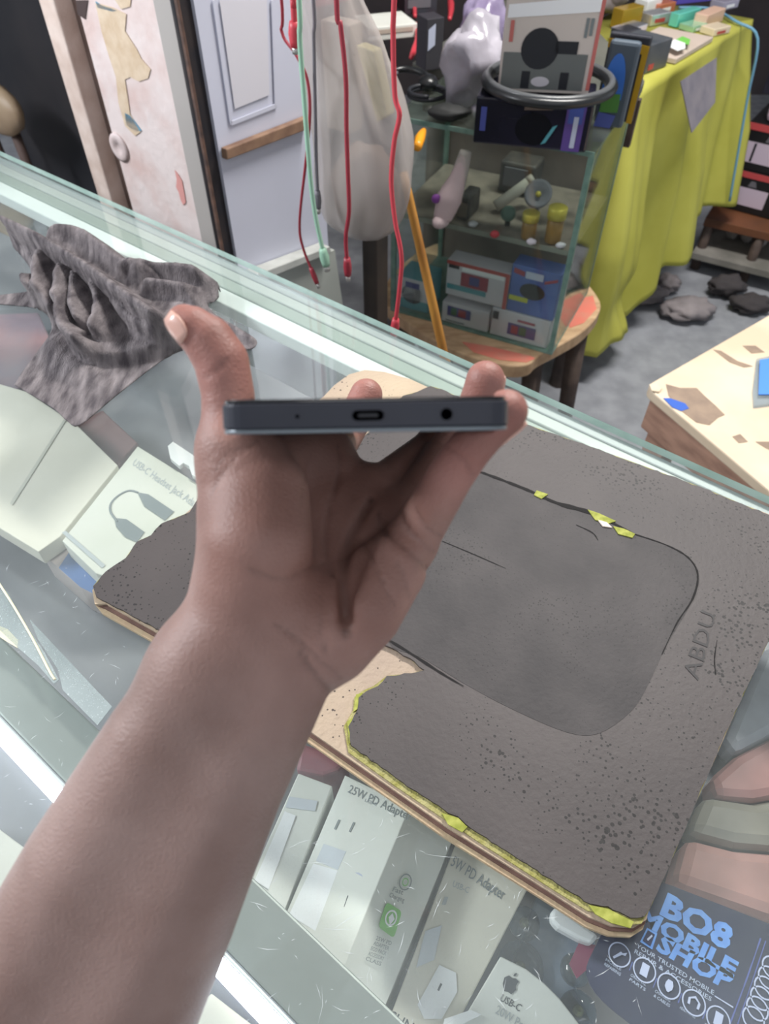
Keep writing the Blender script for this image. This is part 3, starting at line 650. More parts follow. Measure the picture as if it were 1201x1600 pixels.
tube('printed_port', [fA(489, 1393) , fA(485, 1406)], .0006, M_ink, sx, 6, 1)
el = [fA(541 + 22*math.cos(a)*.9 - 48*math.sin(a)*-.42*1.0, 1412 + 22*math.cos(a)*.3 - 48*math.sin(a)) for a in np.linspace(0, 2*math.pi, 25)[:-1]]
patch('printed_face', el, M_lav, sx)
tube('printed_port', [fA(544, 1400), fA(538, 1418)], .0011, M_dink, sx, 6, 1)
M_green = mat('green_logo', (120, 196, 90), .5)
patch('green_logo', roundpoly([fB(603, 1409), fB(627, 1424), fB(614, 1466), fB(590, 1448)], .003), M_green, sx)
c = fB(609, 1434); ex = nrm(fB(625, 1440) - c); ey = nrm(fB(603, 1452) - c)
ring('logo_ring', lift([c, c + ex, c + ey], .0012)[0][0], .0048, .0011, ex, ey, M_white, sx); patch('logo_leaf', [c + ex*.001 + ey*.004, c + ex*.003, c - ey*.003, c - ex*.002], M_white, sx, .0009)
c = fB(632, 1378); ring('stamp_ring', lift([c, c + ex, c + ey], .0008)[0][0], .0052, .0008, ex, ey, M_ink, sx); ring('stamp_ring', lift([c, c + ex, c + ey], .0008)[0][0], .0026, .0007, ex, ey, M_green, sx)
txt(sx, 'Fast', (612, 1392), (628, 1398), (615, 1385), fB, M_ink); txt(sx, 'Charging', (607, 1401), (630, 1410), (609, 1394), fB, M_ink)
for i, s_ in enumerate(('25W PD', 'ADAPTER', 'ECO PACK', 'ACCESSORY', 'CLASS')):
    txt(sx, s_, (586 - i*4, 1468 + i*8), (610 - i*4, 1477 + i*8), (588 - i*4, 1462 + i*8), fB, M_ink)
b0 = top_box('charger_box', [(466, 1208), (519, 1228), (442, 1428), (395, 1500), (330, 1440), (392, 1372)], .885, M_wbox, 'white carton half hidden behind the wrist, leftmost of the charger cartons')
f = pmap(.885); pic(b0, 'grey_print', [(452, 1245), (496, 1252), (492, 1268), (446, 1262)], f, M_shade); pic(b0, 'printed_adapter', [(445, 1268), (462, 1275), (420, 1390), (398, 1376)], f, M_white)
b2 = top_box('charger_box', [(714, 1312), (826, 1385), (722, 1584), (670, 1680), (600, 1650), (606, 1597)], .868, M_cbox, 'cream PD Adapter carton beside the clear blister pack, third of the charger cartons')
f = pmap(.868)
txt(b2, '5W PD Adapter', (703, 1352), (785, 1407), (710, 1337), f, M_ink); txt(b2, 'USB-C', (706, 1385), (731, 1396), (709, 1376), f, M_ink2)
pic(b2, 'printed_pin', [(690, 1414), (696, 1414), (700, 1402), (694, 1402)], f, M_ink2)
pic(b2, 'printed_plug', [(664, 1455), (690, 1446), (678, 1500), (650, 1512)], f, M_shade)
pic(b2, 'printed_adapter', [(686, 1508), (712, 1520), (714, 1550), (690, 1592), (662, 1592), (652, 1570)], f, M_white)
tube('printed_port', [f(689, 1537), f(684, 1548)], .0011, M_dink, b2, 6, 1)
txt(b2, 'SAMSUNG', (572, 1572), (655, 1622), (579, 1558), f, M_dink)
ab = top_box('charger_box', [(782, 1494), (822, 1514), (850, 1536), (874, 1560), (905, 1600), (885, 1680), (690, 1680), (728, 1585)], .875, M_wbox, 'white USB-C power adapter carton with a small apple emblem beside the navy card', zb=.860)
f = pmap(.875)
c = f(797, 1538); au = nrm(f(808, 1543) - c); av = nrm(f(800, 1528) - c)
patch('apple_emblem', [c + au*x + av*y for x, y in [(0, -.0045), (.0022, -.005), (.0042, -.0015), (.0034, 0), (.0036, .002), (.0044, .0032), (.002, .0042), (0, .0034), (-.0022, .0042), (-.0046, .002), (-.0044, -.0015), (-.0024, -.005)]], M_dink, ab)
patch('emblem_leaf', [c + au*x + av*y for x, y in [(.0002, .0048), (.0014, .0052), (.002, .0072), (.0006, .0066)]], M_dink, ab)
txt(ab, 'USB-C', (780, 1563), (811, 1581), (785, 1553), f, M_dink); txt(ab, '20W Power', (773, 1583), (836, 1622), (778, 1570), f, M_ink2)
hw = top_box('ribbon_packet', [(694, 1592), (735, 1578), (752, 1585), (700, 1612), (690, 1610)], .878, M_white, 'folded white plastic flap lying between the two USB-C cartons', 'packet', zb=.8755, bev=0)

# clear blister pack with brass studs, magenta card, navy shop card
M_blis = glass('blister', (190, 205, 222), gloss=1.5, rough=.1, haze=.10)
bp = thing('blister_pack', 'clear bluish blister pack with round brass studs between cartons and navy card', 'blister pack', P(850, 1480, ZS))
px_prism('tray', [(838, 1400), (868, 1415), (932, 1470), (900, 1545), (930, 1600), (900, 1610), (846, 1540), (800, 1505)], .845, .012, mat('blister_tray', (112, 126, 146), .3, col2=(150, 162, 176), scale=30), bp, .002)
for x, y, r in ((818, 1443, .011), (812, 1512, .016), (898, 1516, .010), (902, 1580, .012)):
    dm_ = lathe('dome', P(x, y, .845), [(r, 0), (r*.97, .003), (r*.8, .006), (r*.45, .008), (.0005, .0085)], M_blis, bp, 20)
    lathe('stud', P(x, y, .846), [(.0035, 0), (.0035, .0025), (.002, .004), (.0002, .0043)], mat('brass', (196, 178, 110), .25, metal=.9), dm_, 12)
wp = top_box('earphone_case', [(862, 1422), (870, 1416), (936, 1462), (925, 1475), (905, 1468), (872, 1450), (861, 1438)], .876, M_white, 'rounded white plastic case half hidden under the mat edge', 'case', zb=.8645, bev=.004)
mg = top_box('magenta_card', [(905, 1472), (938, 1478), (920, 1512), (902, 1528), (890, 1505)], .8635, mat('magenta', (150, 70, 100), .5), 'small magenta card peeping out beside the navy card', 'card', zb=.8600, bev=0)
rp2 = top_box('pink_shape', [(470, 1160), (546, 1184), (528, 1204), (505, 1212), (462, 1204)], .865, mat('pink_foil', (170, 96, 104), .5, col2=(140, 80, 96), scale=30), 'crumpled pink-red packet above the charger cartons at the mat edge', 'packet', bev=.003)

zc = G - .0085
card = thing('shop_card', 'dark navy phone repair shop card with blue lettering under the glass', 'card', P(1080, 1520, zc - .001))
M_navy = mat('navy_card', (26, 30, 56), .35, col2=(40, 44, 78), scale=10)
cp = roundpoly([P(a, b, zc) for a, b in [(1000, 1368), (1050, 1384), (1300, 1482), (1230, 1720), (1100, 1690), (902, 1536), (938, 1462)]], [0, 0, .01, .01, 0, .022, 0], 6)
prism('card_sheet', cp, (0, 0, -.0008), M_navy, card)
f = pmap(zc); M_blue = mat('sky_lettering', (104, 152, 216), .5, col2=(84, 132, 202), scale=120); M_lt = mat('pale_lettering', (170, 180, 205), .5); M_line = mat('card_line', (84, 96, 150), .5)
txt(card, 'BO8', (1030, 1427), (1137, 1485), (1043, 1394), f, M_blue, bold=.045)
txt(card, 'MOBILE', (995, 1438), (1145, 1528), (1006, 1416), f, M_blue, bold=.045)
txt(card, 'SHOP', (1023, 1483), (1137, 1547), (1036, 1460), f, M_blue, bold=.045)
txt(card, 'YOUR TRUSTED MOBILE', (993, 1480), (1114, 1555), (995, 1474), f, M_lt); txt(card, 'REPAIR & ACCESSORIES', (990, 1489), (1110, 1565), (992, 1483), f, M_lt)
pic(card, 'phone_icon', [(1010, 1450), (1026, 1459), (1018, 1484), (999, 1472)], f, M_blue); pic(card, 'icon_screen', [(1011, 1454), (1022, 1461), (1015, 1479), (1003, 1470)], f, M_navy, .0009)
pic(card, 'icon_tool', [(1009, 1468), (1017, 1461), (1018, 1464), (1011, 1471)], f, M_lt, .0012)
eu = nrm(P(1120, 1560, zc) - P(990, 1480, zc)); ev = np.cross(ZA, eu)
ICON = [(967, 1492), (1006, 1516), (1044, 1541), (1083, 1567), (1121, 1593)]
for i, (x, y) in enumerate(ICON):
    c = f(x, y) + ZA*.0008; rg_ = ring('icon_ring', c, .0062, .0007, eu, ev, M_lt, card)
    sh = [[(-.003, -.003), (-.002, -.0034), (.0012, .0006), (.003, .001), (.0034, .003), (.0012, .0014), (.0002, .0018)], [(-.002, -.0032), (.002, -.0032), (.002, .0032), (-.002, .0032)], [(-.002, -.001), (-.0005, -.003), (.0005, -.003), (.002, -.001), (.002, .001), (.0012, .003), (-.0012, .003), (-.002, .001)], [(-.003, -.002), (-.0032, .001), (0, .0034), (.0032, .001), (.003, -.002), (.0018, -.002), (.002, .001), (0, .0022), (-.002, .001), (-.0018, -.002)], [(-.002, -.0032), (.002, -.0032), (.002, .0032), (-.002, .0032)]][i]
    prism('icon_mark', [c + eu*a + ev*b for a, b in sh], ZA*.0003, M_lt, rg_)
for (x, y), (a, b) in zip(ICON, (('MOBILE', 'REPAIRING'), ('ORIGINAL', 'PARTS'), ('CHARGERS', '& CABLES'), ('HEADPHONES', ''), ('COVERS', ''))):
    txt(card, a, (x - 22, y + 9), (x + 2, y + 25), (x - 20, y + 5), f, M_lt)
    if b: txt(card, b, (x - 24, y + 16), (x + 1, y + 33), (x - 22, y + 12), f, M_lt)
for a, b in (((988, 1503), (983, 1516)), ((1026, 1528), (1020, 1543)), ((1065, 1552), (1059, 1567)), ((1103, 1578), (1097, 1592))): strip('divider', [a, b], [.0005, .0005], zc + .0006, M_line, card)
strip('card_line', [(1188, 1466), (1166, 1530), (1140, 1600)], [.0007, .0007], zc + .0006, M_line, card); strip('card_line', [(1196, 1470), (1176, 1530), (1152, 1600)], [.0005, .0005], zc + .0006, M_line, card)
strip('card_line', [(1116, 1556), (1145, 1574)], [.0006, .0006], zc + .0006, M_lt, card)
for k in range(6): ring('icon_ring', f(1206 - k*6, 1512 + k*16) + ZA*.0008, .0058, .0008, eu, ev, M_lt, card, 18)

# glass reflections right of the mat, built as slabs under the glass
MP = [('grey_reflection', [(1190, 1010), (1260, 1000), (1260, 1120), (1150, 1180), (1130, 1150)], (176, 178, 190), 'silver-grey reflection slab under the glass at the right edge of the mat'),
      ('rose_reflection', [(1150, 1180), (1262, 1120), (1262, 1235), (1180, 1250), (1118, 1245), (1110, 1215)], (178, 126, 122), 'rose-red reflection slab under the glass at the right, upper of two reddish ones'),
      ('green_reflection', [(1100, 1240), (1180, 1252), (1262, 1238), (1262, 1330), (1150, 1320), (1075, 1300)], (150, 144, 132), 'olive-grey reflection slab under the glass between the two reddish ones'),
      ('pink_shape', [(1072, 1305), (1150, 1325), (1262, 1335), (1262, 1440), (1201, 1432), (1052, 1380)], (192, 142, 134), 'salmon-pink reflection slab under the glass touching the navy card')]
for i, (n, p, c, l) in enumerate(MP):
    top_box(n, p, .832 + .002*i, mat(n + '_film%d' % i, c, .35, col2=tuple(int(k*.82) for k in c), scale=18), l, 'packet', bev=.009)
# pale cartons on the near side of the tube
top_box('near_carton', [(-60, 1250), (0, 1296), (112, 1380), (60, 1500), (-120, 1420)], .862, M_cbox, 'pale carton in the bottom left below the lit tube', 'box')
top_box('near_carton', [(330, 1552), (392, 1600), (470, 1680), (330, 1760), (240, 1640)], .862, M_cbox, 'pale carton at the bottom right of the forearm below the lit tube', 'box')
# ------------------------------------------------------------------ left: peeling pillar, black post, white partition
def zat(x, y, py):
    yy = (800 - py)/FPX; c, s_ = math.cos(PITCH), math.sin(PITCH); return CAMZ + y*(yy*c - s_)/(c + s_*yy)
VP = .80
def ucol(x, y, v=VP): return float(V(x, y, v) @ UA)
ue = [ucol(*q) for q in ((108, 150), (130, 150), (158, 150), (277, 150), (315, 150))] + [ucol(368, 415)]
def slab(name, u0, u1, v0, v1, z0, z1, m, bev=.004, parent=None): return hexa(name, [UV(u0, v0, z0), UV(u1, v0, z0), UV(u1, v1, z0), UV(u0, v1, z0)], ZA*(z1 - z0), m, parent, bev)
M_peel = mat('peeling_paint', (220, 206, 203), .85, col2=(206, 180, 174), scale=14, bump=.8, bscale=60, ramp=(.42, .75))
M_peel2 = mat('pillar_corner', (216, 198, 188), .85, col2=(198, 176, 164), scale=22, bump=.8, bscale=60)
wl = slab('wall_left', ue[2], ue[3], VP, VP + .22, 0, 2.7, M_peel); tag(wl, kind='structure')
slab('corner_strip', ue[0], ue[1], VP - .004, VP + .2, 0, 2.7, M_peel2, .004, wl)
slab('recess_back', ue[1] + .001, ue[2] - .001, VP + .03, VP + .2, 0, 2.7, mat('brown_recess', (112, 92, 84), .9, col2=(150, 130, 122), scale=10), 0, wl)
slab('grey_strip', ue[3] + .001, ue[4], VP - .012, VP + .2, 0, 2.7, mat('grey_strip', (168, 162, 158), .7), .003, wl)
fV = lambda x, y: V(x, y, VP)
M_scar = mat('bare_plaster', (214, 194, 170), .9, col2=(200, 176, 148), scale=40, bump=.5)
for nm, pts, m in (('plaster_scar', [(150, 4), (178, 12), (198, 22), (196, 48), (214, 76), (222, 92), (236, 108), (232, 122), (218, 127), (204, 120), (196, 124), (200, 150), (204, 178), (220, 206), (212, 212), (196, 196), (186, 160), (182, 120), (172, 90), (160, 50)], M_scar),
                   ('plaster_scar', [(176, -8), (206, -8), (204, 10), (190, 14)], M_scar),
                   ('old_blue_paint', [(196, 176), (204, 180), (222, 204), (212, 206), (198, 194)], mat('old_blue', (100, 150, 176), .8)),
                   ('old_blue_paint', [(150, 2), (160, 8), (184, 16), (178, 18), (154, 12)], MATS['old_blue']),
                   ('red_smear', [(274, 266), (279, 272), (285, 282), (288, 298), (291, 316), (287, 320), (283, 312), (280, 300), (276, 292), (277, 280)], mat('red_smear', (212, 150, 144), .8)),
                   ('dark_stain', [(120, 0), (138, 0), (134, 30), (122, 22)], mat('dark_stain', (70, 56, 54), .9))):
    patch(nm, [fV(*q) for q in pts], m, wl, .0004, .0012)
nV = -VA
lathe('round_plate', fV(187, 230), [(.026, 0), (.026, .003), (.021, .0045), (.010, .0045), (.008, .002), (.001, .002)], mat('old_plate', (212, 196, 194), .6, col2=(180, 160, 156), scale=30), wl, 24, axis=nV)
# dark opening: a near-black sheet stands in for its unlit depth
wd = slab('opening_shade_wall', -2.9, ue[0] + .05, 1.38, 1.44, 0, 2.7, M_dark); tag(wd, kind='structure')
ch = thing('tan_chair', 'tan rounded chair back in the dark opening at the far left', 'chair', UV(float(V(0, 170, 1.2) @ UA), 1.2, 0))
cu_, cz = float(V(0, 170, 1.2) @ UA), float(V(0, 170, 1.2)[2]); M_tan2 = mat('tan_vinyl', (166, 146, 120), .5, col2=(150, 128, 104), scale=6)
AX = np.array([UA, VA, ZA])
ball('backrest', UV(cu_ - .05, 1.2, cz), .17, .05, .085, M_tan2, ch, 20, 12, .06, AX)
for du in (-.15, .02): tube('leg', [UV(cu_ + du, 1.22, 0), UV(cu_ + du, 1.21, cz - .05)], .016, mat('chair_wood', (84, 66, 60), .7), ch, 8, 1)
ball('seat', UV(cu_ - .07, 1.03, cz - .34), .18, .17, .035, M_tan2, ch, 20, 10, 0, AX)
for du in (-.15, .02): tube('leg', [UV(cu_ + du, .94, 0), UV(cu_ + du, .94, cz - .36)], .016, MATS['chair_wood'], ch, 8, 1)
# black post
tr = slab('trim_1', ue[4] + .001, ue[5], VP - .03, VP + .2, 0, 2.7, mat('black_post', (28, 27, 34), .6, col2=(46, 38, 38), scale=20)); tag(tr, kind='structure')
slab('rust_edge', ue[5] + .0005, ue[5] + .006, VP - .03, VP - .025, 0, 2.7, mat('rust_edge', (104, 78, 66), .8, col2=(70, 54, 50), scale=40), 0, tr)
# white partition, running away from us
uo = UV(ue[5] + .008, VP, 1.0); fW = lambda x, y: onplane(x, y, uo, UA)
vr = float(fW(508, 300) @ VA); vb = float(fW(518, 450) @ VA)
M_pan = mat('white_panel', (204, 206, 222), .45, col2=(196, 198, 212), scale=3)
wr = hexa('wall_partition', [UV(ue[5] + .007, VP, 0), UV(ue[5] + .007, vr, 0), UV(ue[5] + .007, vr, 2.7), UV(ue[5] + .007, VP, 2.7)], -UA*.03, M_pan); tag(wr, kind='structure')
def wstrip(name, pts, th, m, bev=.002):
    q = [fW(*a) + UA*.0005 for a in pts]; return prism(name, q, UA*th, m, wr, bev)
M_batten = mat('brown_batten', (146, 116, 94), .7, col2=(112, 84, 68), scale=30)
wstrip('wood_batten', [(344, 230), (346, 247), (476, 198), (474, 180)], .014, M_batten)
M_mould = mat('moulding', (198, 200, 215), .5)
for a in ([(330, 0), (333, 0), (362, 192), (358, 194)], [(358, 190), (361, 196), (432, 168), (428, 162)], [(422, 0), (426, 0), (432, 166), (428, 168)]): wstrip('moulding', a, .0016, M_mould, .0004)
wstrip('raised_panel', [(342, 0), (416, 0), (420, 148), (366, 170)], .0008, mat('raised_panel', (210, 208, 216), .5), 0)
M_sill = mat('sill_grey', (188, 190, 186), .6, col2=(168, 170, 166), scale=20)
wstrip('sill', [(372, 425), (378, 437), (502, 388), (498, 378)], .03, M_sill)
wstrip('skirting_board', [(380, 438), (400, 500), (530, 480), (516, 388)], .012, mat('lower_board', (176, 180, 174), .6), 0)

# ------------------------------------------------------------------ hanging cables and bag
rail_o = tube('hanging_rail', [UV(ucol(380, 300, .76) - .5, .76, 1.95), UV(ucol(380, 300, .76) + .9, .76, 1.95)], .010, mat('steel_rod', (120, 122, 126), .35, metal=.8), None, 10, 1)
tag(rail_o, 'steel hanging rail overhead carrying the charging cables', 'rail')
def cable(label, pts, v, r, m, plug=None, plugm=None, name='charging_cable'):
    w = [V(a, b, v) for a, b in pts]; top = np.array([*UV(float(w[0] @ UA), .76, 0)[:2], 1.945])
    t = thing(name, label, 'cable', w[-1], 'charging cables hanging from the rail')
    mid = w[0]*.6 + top*.4 + ZA*.0
    tube('cord', [top, mid] + w, r, m, t, 7, 6)
    e = w[-1]; d = nrm(w[-1] - w[-2])
    plg = tube('plug', [e - d*.002, e + d*.012, e + d*.026], [r*1.6, r*2.2, r*1.7], plugm or m, t, 8, 2)
    tube('plug_tip', [e + d*.026, e + d*.034], r*1.3, mat('plug_metal', (190, 186, 182), .3, metal=.7), plg, 8, 1)
    return t
M_red = mat('red_cord', (196, 62, 74), .45); M_dred = mat('crimson_cord', (150, 44, 58), .45); M_mint = mat('mint_cord', (150, 190, 166), .5); M_gry = mat('grey_cord', (110, 108, 114), .5)
cable('bright red charging cable hanging right of the plastic bag', [(617, -30), (614, 60), (617, 150), (624, 180), (616, 220), (611, 280), (617, 345), (627, 400), (624, 450), (618, 500)], .70, .0030, M_red)
cable('crimson charging cable hanging in front of the plastic bag', [(525, -20), (532, 40), (540, 120), (541, 200), (543, 260), (545, 330), (540, 370), (542, 405)], .72, .0030, M_dred)
cable('mint green charging cable hanging by the white partition', [(466, -20), (468, 60), (474, 140), (480, 220), (486, 290), (494, 345), (504, 390)], .74, .0034, M_mint)
cable('thin red charging cable hanging against the white partition', [(438, -20), (440, 50), (462, 85), (480, 125), (484, 180), (478, 250), (470, 320), (468, 360), (474, 390), (486, 420)], .78, .0022, M_dred)
cable('short red charging cable with a white tip beside the mint one', [(456, -30), (458, 0), (460, 36)], .76, .0042, M_red)
cable('dark grey charging cable hanging behind the mint one', [(488, -20), (490, 60), (492, 160), (494, 250), (496, 300)], .79, .0026, M_gry)
# plastic bag
bag = thing('plastic_bag', 'full translucent white plastic carrier bag hanging behind the red cables', 'bag', V(560, 368, .86))
prof = [(-40, 470, 545), (0, 470, 562), (50, 480, 584), (110, 488, 606), (170, 494, 624), (220, 500, 634), (265, 505, 637), (300, 510, 630), (330, 514, 616), (352, 522, 602), (366, 540, 580), (371, 556, 566)]
bv, bf = [], []; NS = 40
pr = spline([(a, b, c) for a, b, c in prof], 3)
for i, (y, xl, xr) in enumerate(pr):
    cA, cB = V(xl, y, .86), V(xr, y, .86); cm, hw = (cA + cB)/2, np.linalg.norm(cB - cA)/2
    for k in range(NS):
        th = 2*math.pi*k/NS; wv = 1 + .10*mnoise.noise(Vector((math.cos(th)*2.2, math.sin(th)*2.2, y*.006))) + .10*mnoise.noise(Vector((math.cos(th)*6, math.sin(th)*6, y*.012))) + .09*math.sin(th*7 + y*.012)*max(0, 1 - y/340)
        bv.append(cm + hw*wv*(UA*math.cos(th) + VA*math.sin(th)*.62))
for i in range(len(pr) - 1):
    for k in range(NS): bf.append((i*NS + k, i*NS + (k + 1) % NS, (i + 1)*NS + (k + 1) % NS, (i + 1)*NS + k))
bf.append(tuple((len(pr) - 1)*NS + k for k in range(NS)))
M_bag = bpy.data.materials.new('bag_film'); M_bag.use_nodes = True; b_ = M_bag.node_tree.nodes['Principled BSDF']
b_.inputs['Base Color'].default_value = srgb(180, 172, 168); b_.inputs['Roughness'].default_value = .28; b_.inputs['Alpha'].default_value = .6
mesh('film', bv, bf, M_bag, bag, True, recalc=False)
ball('contents', V(572, 300, .87), .062, .045, .075, mat('bag_goods', (140, 122, 112), .7, col2=(160, 142, 130), scale=14), bag, 18, 12, .15, AX)
q = [V(a, b, .86) for a, b in ((556, 70), (582, 80), (604, 182), (588, 192))]
hexa('yellow_carton', q, VA*.02, mat('yellow_carton', (208, 196, 140), .6), bag, .002)
q = [V(a, b, .86) for a, b in ((500, 30), (545, 40), (548, 210), (510, 200))]
hexa('beige_carton', q, VA*.03, mat('beige_carton', (186, 172, 158), .6), bag, .002)
tube('handle', [UV(float(V(507, 0, .86) @ UA), .86, 1.945 - .01), V(507, -150, .86), V(506, -40, .86)], [.006, .010, .03], M_bag, bag, 12, 4)
# bamboo stick
sk0, sk1 = V(630, 270, .98), V(692, 548, 1.0); skd = (sk1 - sk0)*((.004 - sk0[2])/(sk1[2] - sk0[2]))
stick = tube('bamboo_stick', [sk0, sk0 + skd*.25, sk0 + skd*.5, sk0 + skd*.75, sk0 + skd], [.0075, .009, .010, .0095, .0105], mat('bamboo', (184, 130, 56), .5, col2=(150, 98, 40), scale=30, stretch=(1, 1, .2)), None, 10, 4)
tag(stick, 'yellow-brown bamboo stick leaning between the bag and the glass cabinet', 'stick')

# ------------------------------------------------------------------ glass cabinet on a stool
ZB, ZM, ZTOP = .42, .665, .87
cR, cL = P(862, 555, ZB), P(610, 485, ZB); ca_ = nrm(cL - cR); cn = np.array([-ca_[1], ca_[0], 0]); cn = cn if cn[1] > 0 else -cn
CW, CD = float(np.linalg.norm(cL - cR)), .30
def KP(s_, d, z): q = cR + ca_*(CW*(1 - s_)) + cn*d; return np.array([q[0], q[1], z])
cab = thing('glass_cabinet', 'small glass display cabinet standing on the coral stool', 'cabinet', KP(.5, CD/2, ZB))
GC = glass('cabinet_glass', (248, 252, 250), gloss=1.0, rough=.03, haze=.03, hazecol=(180, 190, 180))
M_gre = mat('cabinet_edge', (92, 122, 112), .25, col2=(120, 148, 136), scale=30)
def kbox(name, s0, s1, d0, d1, z0, z1, m, parent, bev=0.0): return hexa(name, [KP(s0, d0, z0), KP(s1, d0, z0), KP(s1, d1, z0), KP(s0, d1, z0)], ZA*(z1 - z0), m, parent, bev)
e = .011
kbox('front_pane', .02, .98, 0, .004, ZB + .006, ZTOP - .006, GC, cab); kbox('side_pane', .988, .998, .006, CD - .006, ZB + .006, ZTOP - .006, GC, cab); kbox('side_pane', .002, .012, .006, CD - .006, ZB + .006, ZTOP - .006, GC, cab)
kbox('back_panel', .02, .98, CD - .005, CD, ZB + .006, ZTOP - .006, mat('cabinet_back', (112, 100, 94), .7, col2=(140, 126, 118), scale=8), cab)
kbox('bottom', 0, 1, 0, CD, ZB, ZB + .005, M_gre, cab); 
kbox('shelf', .014, .986, .006, CD - .007, ZM, ZM + .006, mat('shelf_dusty', (112, 102, 95), .35, col2=(140, 128, 118), scale=25), cab)
kbox('shelf_edge', .014, .986, .0042, .0058, ZM - .004, ZM + .007, mat('shelf_edge', (140, 140, 130), .4), cab)
kbox('top_pane', 0, 1, 0, CD, ZTOP - .005, ZTOP, glass('top_glass', (235, 242, 238), 1.0, .05, .12, (120, 128, 120)), cab)
for s0, d0 in ((0, -.001), (.974, -.001), (0, CD - .010), (.974, CD - .010)): kbox('corner_edge', s0, s0 + .026, d0, d0 + .010, ZB + .005, ZTOP - .005, M_gre, cab)
kbox('top_edge', .0, 1, -.003, -.0012, ZTOP - .008, ZTOP + .001, M_gre, cab)

def stand(name, label, cat, pL, pR, z0, ptop, depth, m, group=None, dd=0.0, bev=.002, part='carton', along=None):
    """upright box: bottom front edge from two picture points on the level z0, height from the top-left corner"""
    a, b = P(*pL, z0), P(*pR, z0); n = nrm(np.cross(ZA, b - a)); n = n if n @ (a*np.array([1, 1, 0])) > 0 else -n
    if along is not None:                       # squared up behind the cabinet front
        b = a + along*((b - a) @ along); n = cn; q_ = cn*(.0085 - (a - cR) @ cn); a = a + q_; b = b + q_
    a = a + n*dd; b = b + n*dd; z1 = zat(a[0], a[1], ptop)
    t = thing(name, label, cat, (a + b)/2 + n*depth/2, group)
    a1, b1 = np.array([a[0], a[1], z1]), np.array([b[0], b[1], z1])
    z0v = np.array([0, 0, .0004]); body = hexa(part, [a + z0v, b + z0v, b1, a1], n*depth, m, t, bev)
    g = lambda s_, h_: a + (b - a)*s_ + (a1 - a)*h_ - n*.0006
    last = []
    def t_fn(nm, pts, mm, th=.0008):            # print laid over other print is a piece of it
        o_ = prism(nm, [g(*q) for q in pts], -n*th, mm, last[0] if (th > .001 and last) else t)
        if th <= .001: last[:] = [o_]
        return o_
    return t, t_fn, g, z1
def disc(c, r, n=18): return [(c[0] + r[0]*math.cos(2*math.pi*k/n), c[1] + r[1]*math.sin(2*math.pi*k/n)) for k in range(n)]
M_bw = mat('speaker_white', (204, 200, 206), .6); M_bred = mat('speaker_red', (176, 70, 66), .6); M_bblue = mat('speaker_blue', (58, 84, 150), .55, col2=(84, 110, 180), scale=8)
M_pblue = mat('print_blue', (70, 70, 130), .5); M_pred = mat('print_red', (150, 52, 70), .5); M_pgrn = mat('print_green', (56, 100, 72), .5); M_blk = mat('print_black', (34, 36, 42), .5); M_teal = mat('print_teal', (80, 150, 160), .5); M_yel2 = mat('print_yellow', (186, 190, 60), .5)
ZL = ZB + .0055
GS = 'boxed speakers on the lower cabinet shelf'
t, pf, g, z1a = stand('speaker_box', 'white speaker box with blue screen picture, lower left in the cabinet', 'box', (684, 507), (755, 528), ZL, 470, .055, M_bw, GS, 0, along=-ca_)
pf('picture', [(.12, .38), (.62, .38), (.62, .85), (.12, .85)], M_pblue); pf('picture', [(.2, .45), (.32, .45), (.32, .8), (.2, .8)], M_pgrn, .0014); pf('picture', [(.36, .45), (.52, .45), (.52, .8), (.36, .8)], M_pred, .0014); pf('print_line', [(.1, .1), (.5, .1), (.5, .16), (.1, .16)], M_ink)
t, pf, g, z1b = stand('speaker_box', 'white speaker box with red and green screen picture, lower right in the cabinet', 'box', (759, 529), (848, 553), ZL, 480, .055, M_bw, GS, 0, along=-ca_)
pf('picture', [(.3, .2), (.78, .2), (.78, .62), (.3, .62)], M_pblue); pf('picture', [(.36, .26), (.48, .26), (.48, .56), (.36, .56)], M_pred, .0014); pf('picture', [(.5, .26), (.62, .26), (.62, .56), (.5, .56)], M_pgrn, .0014); pf('print_line', [(.45, .72), (.75, .72), (.75, .8), (.45, .8)], M_pred); pf('print_mark', [(.02, .62), (.12, .62), (.12, .9), (.02, .9)], M_blk)
t, pf, g, _ = stand('speaker_box', 'red-topped white speaker box with maroon screen picture, stacked at left', 'box', (686, 470), (782, 494), max(z1a, z1b) + .0015, 405, .05, M_bw, GS, .002, along=-ca_)
pf('red_top_band', [(0, .90), (1, .90), (1, 1), (0, 1)], M_bred); pf('red_side_band', [(.94, 0), (1, 0), (1, .9), (.94, .9)], M_bred); pf('picture', [(.24, .36), (.68, .36), (.68, .74), (.24, .74)], M_pred); pf('picture', [(.38, .44), (.54, .44), (.54, .68), (.38, .68)], M_pblue, .0014); pf('print_band', [(.02, .2), (.66, .2), (.66, .34), (.02, .34)], M_teal); pf('print_mark', [(.03, .80), (.2, .80), (.2, .9), (.03, .9)], M_blk); pf('paper_label', [(.25, .78), (.92, .78), (.92, .9), (.25, .9)], M_white)
t, pf, g, _ = stand('speaker_box', 'blue speaker box with a round black driver picture, back right in the cabinet', 'box', (788, 487), (862, 504), max(z1a, z1b) + .0015, 412, .05, M_bblue, GS, .002, along=-ca_)
pf('driver_picture', disc((.48, .52), (.26, .17)), M_blk); pf('yellow_band', [(.02, .26), (.42, .26), (.42, .36), (.02, .36)], M_yel2); pf('print_mark', [(.05, .84), (.28, .80), (.28, .9), (.05, .94)], M_pred); pf('print_mark', [(.7, .74), (.95, .84), (.95, .9), (.7, .8)], M_pred); pf('pale_print', [(.3, .78), (.66, .78), (.66, .92), (.3, .92)], M_lav)
t, pf, g, _ = stand('speaker_box', 'teal speaker box behind the bamboo stick, leftmost in the cabinet', 'box', (614, 484), (662, 497), ZL, 430, .08, M_teal, GS, .01, along=-ca_)
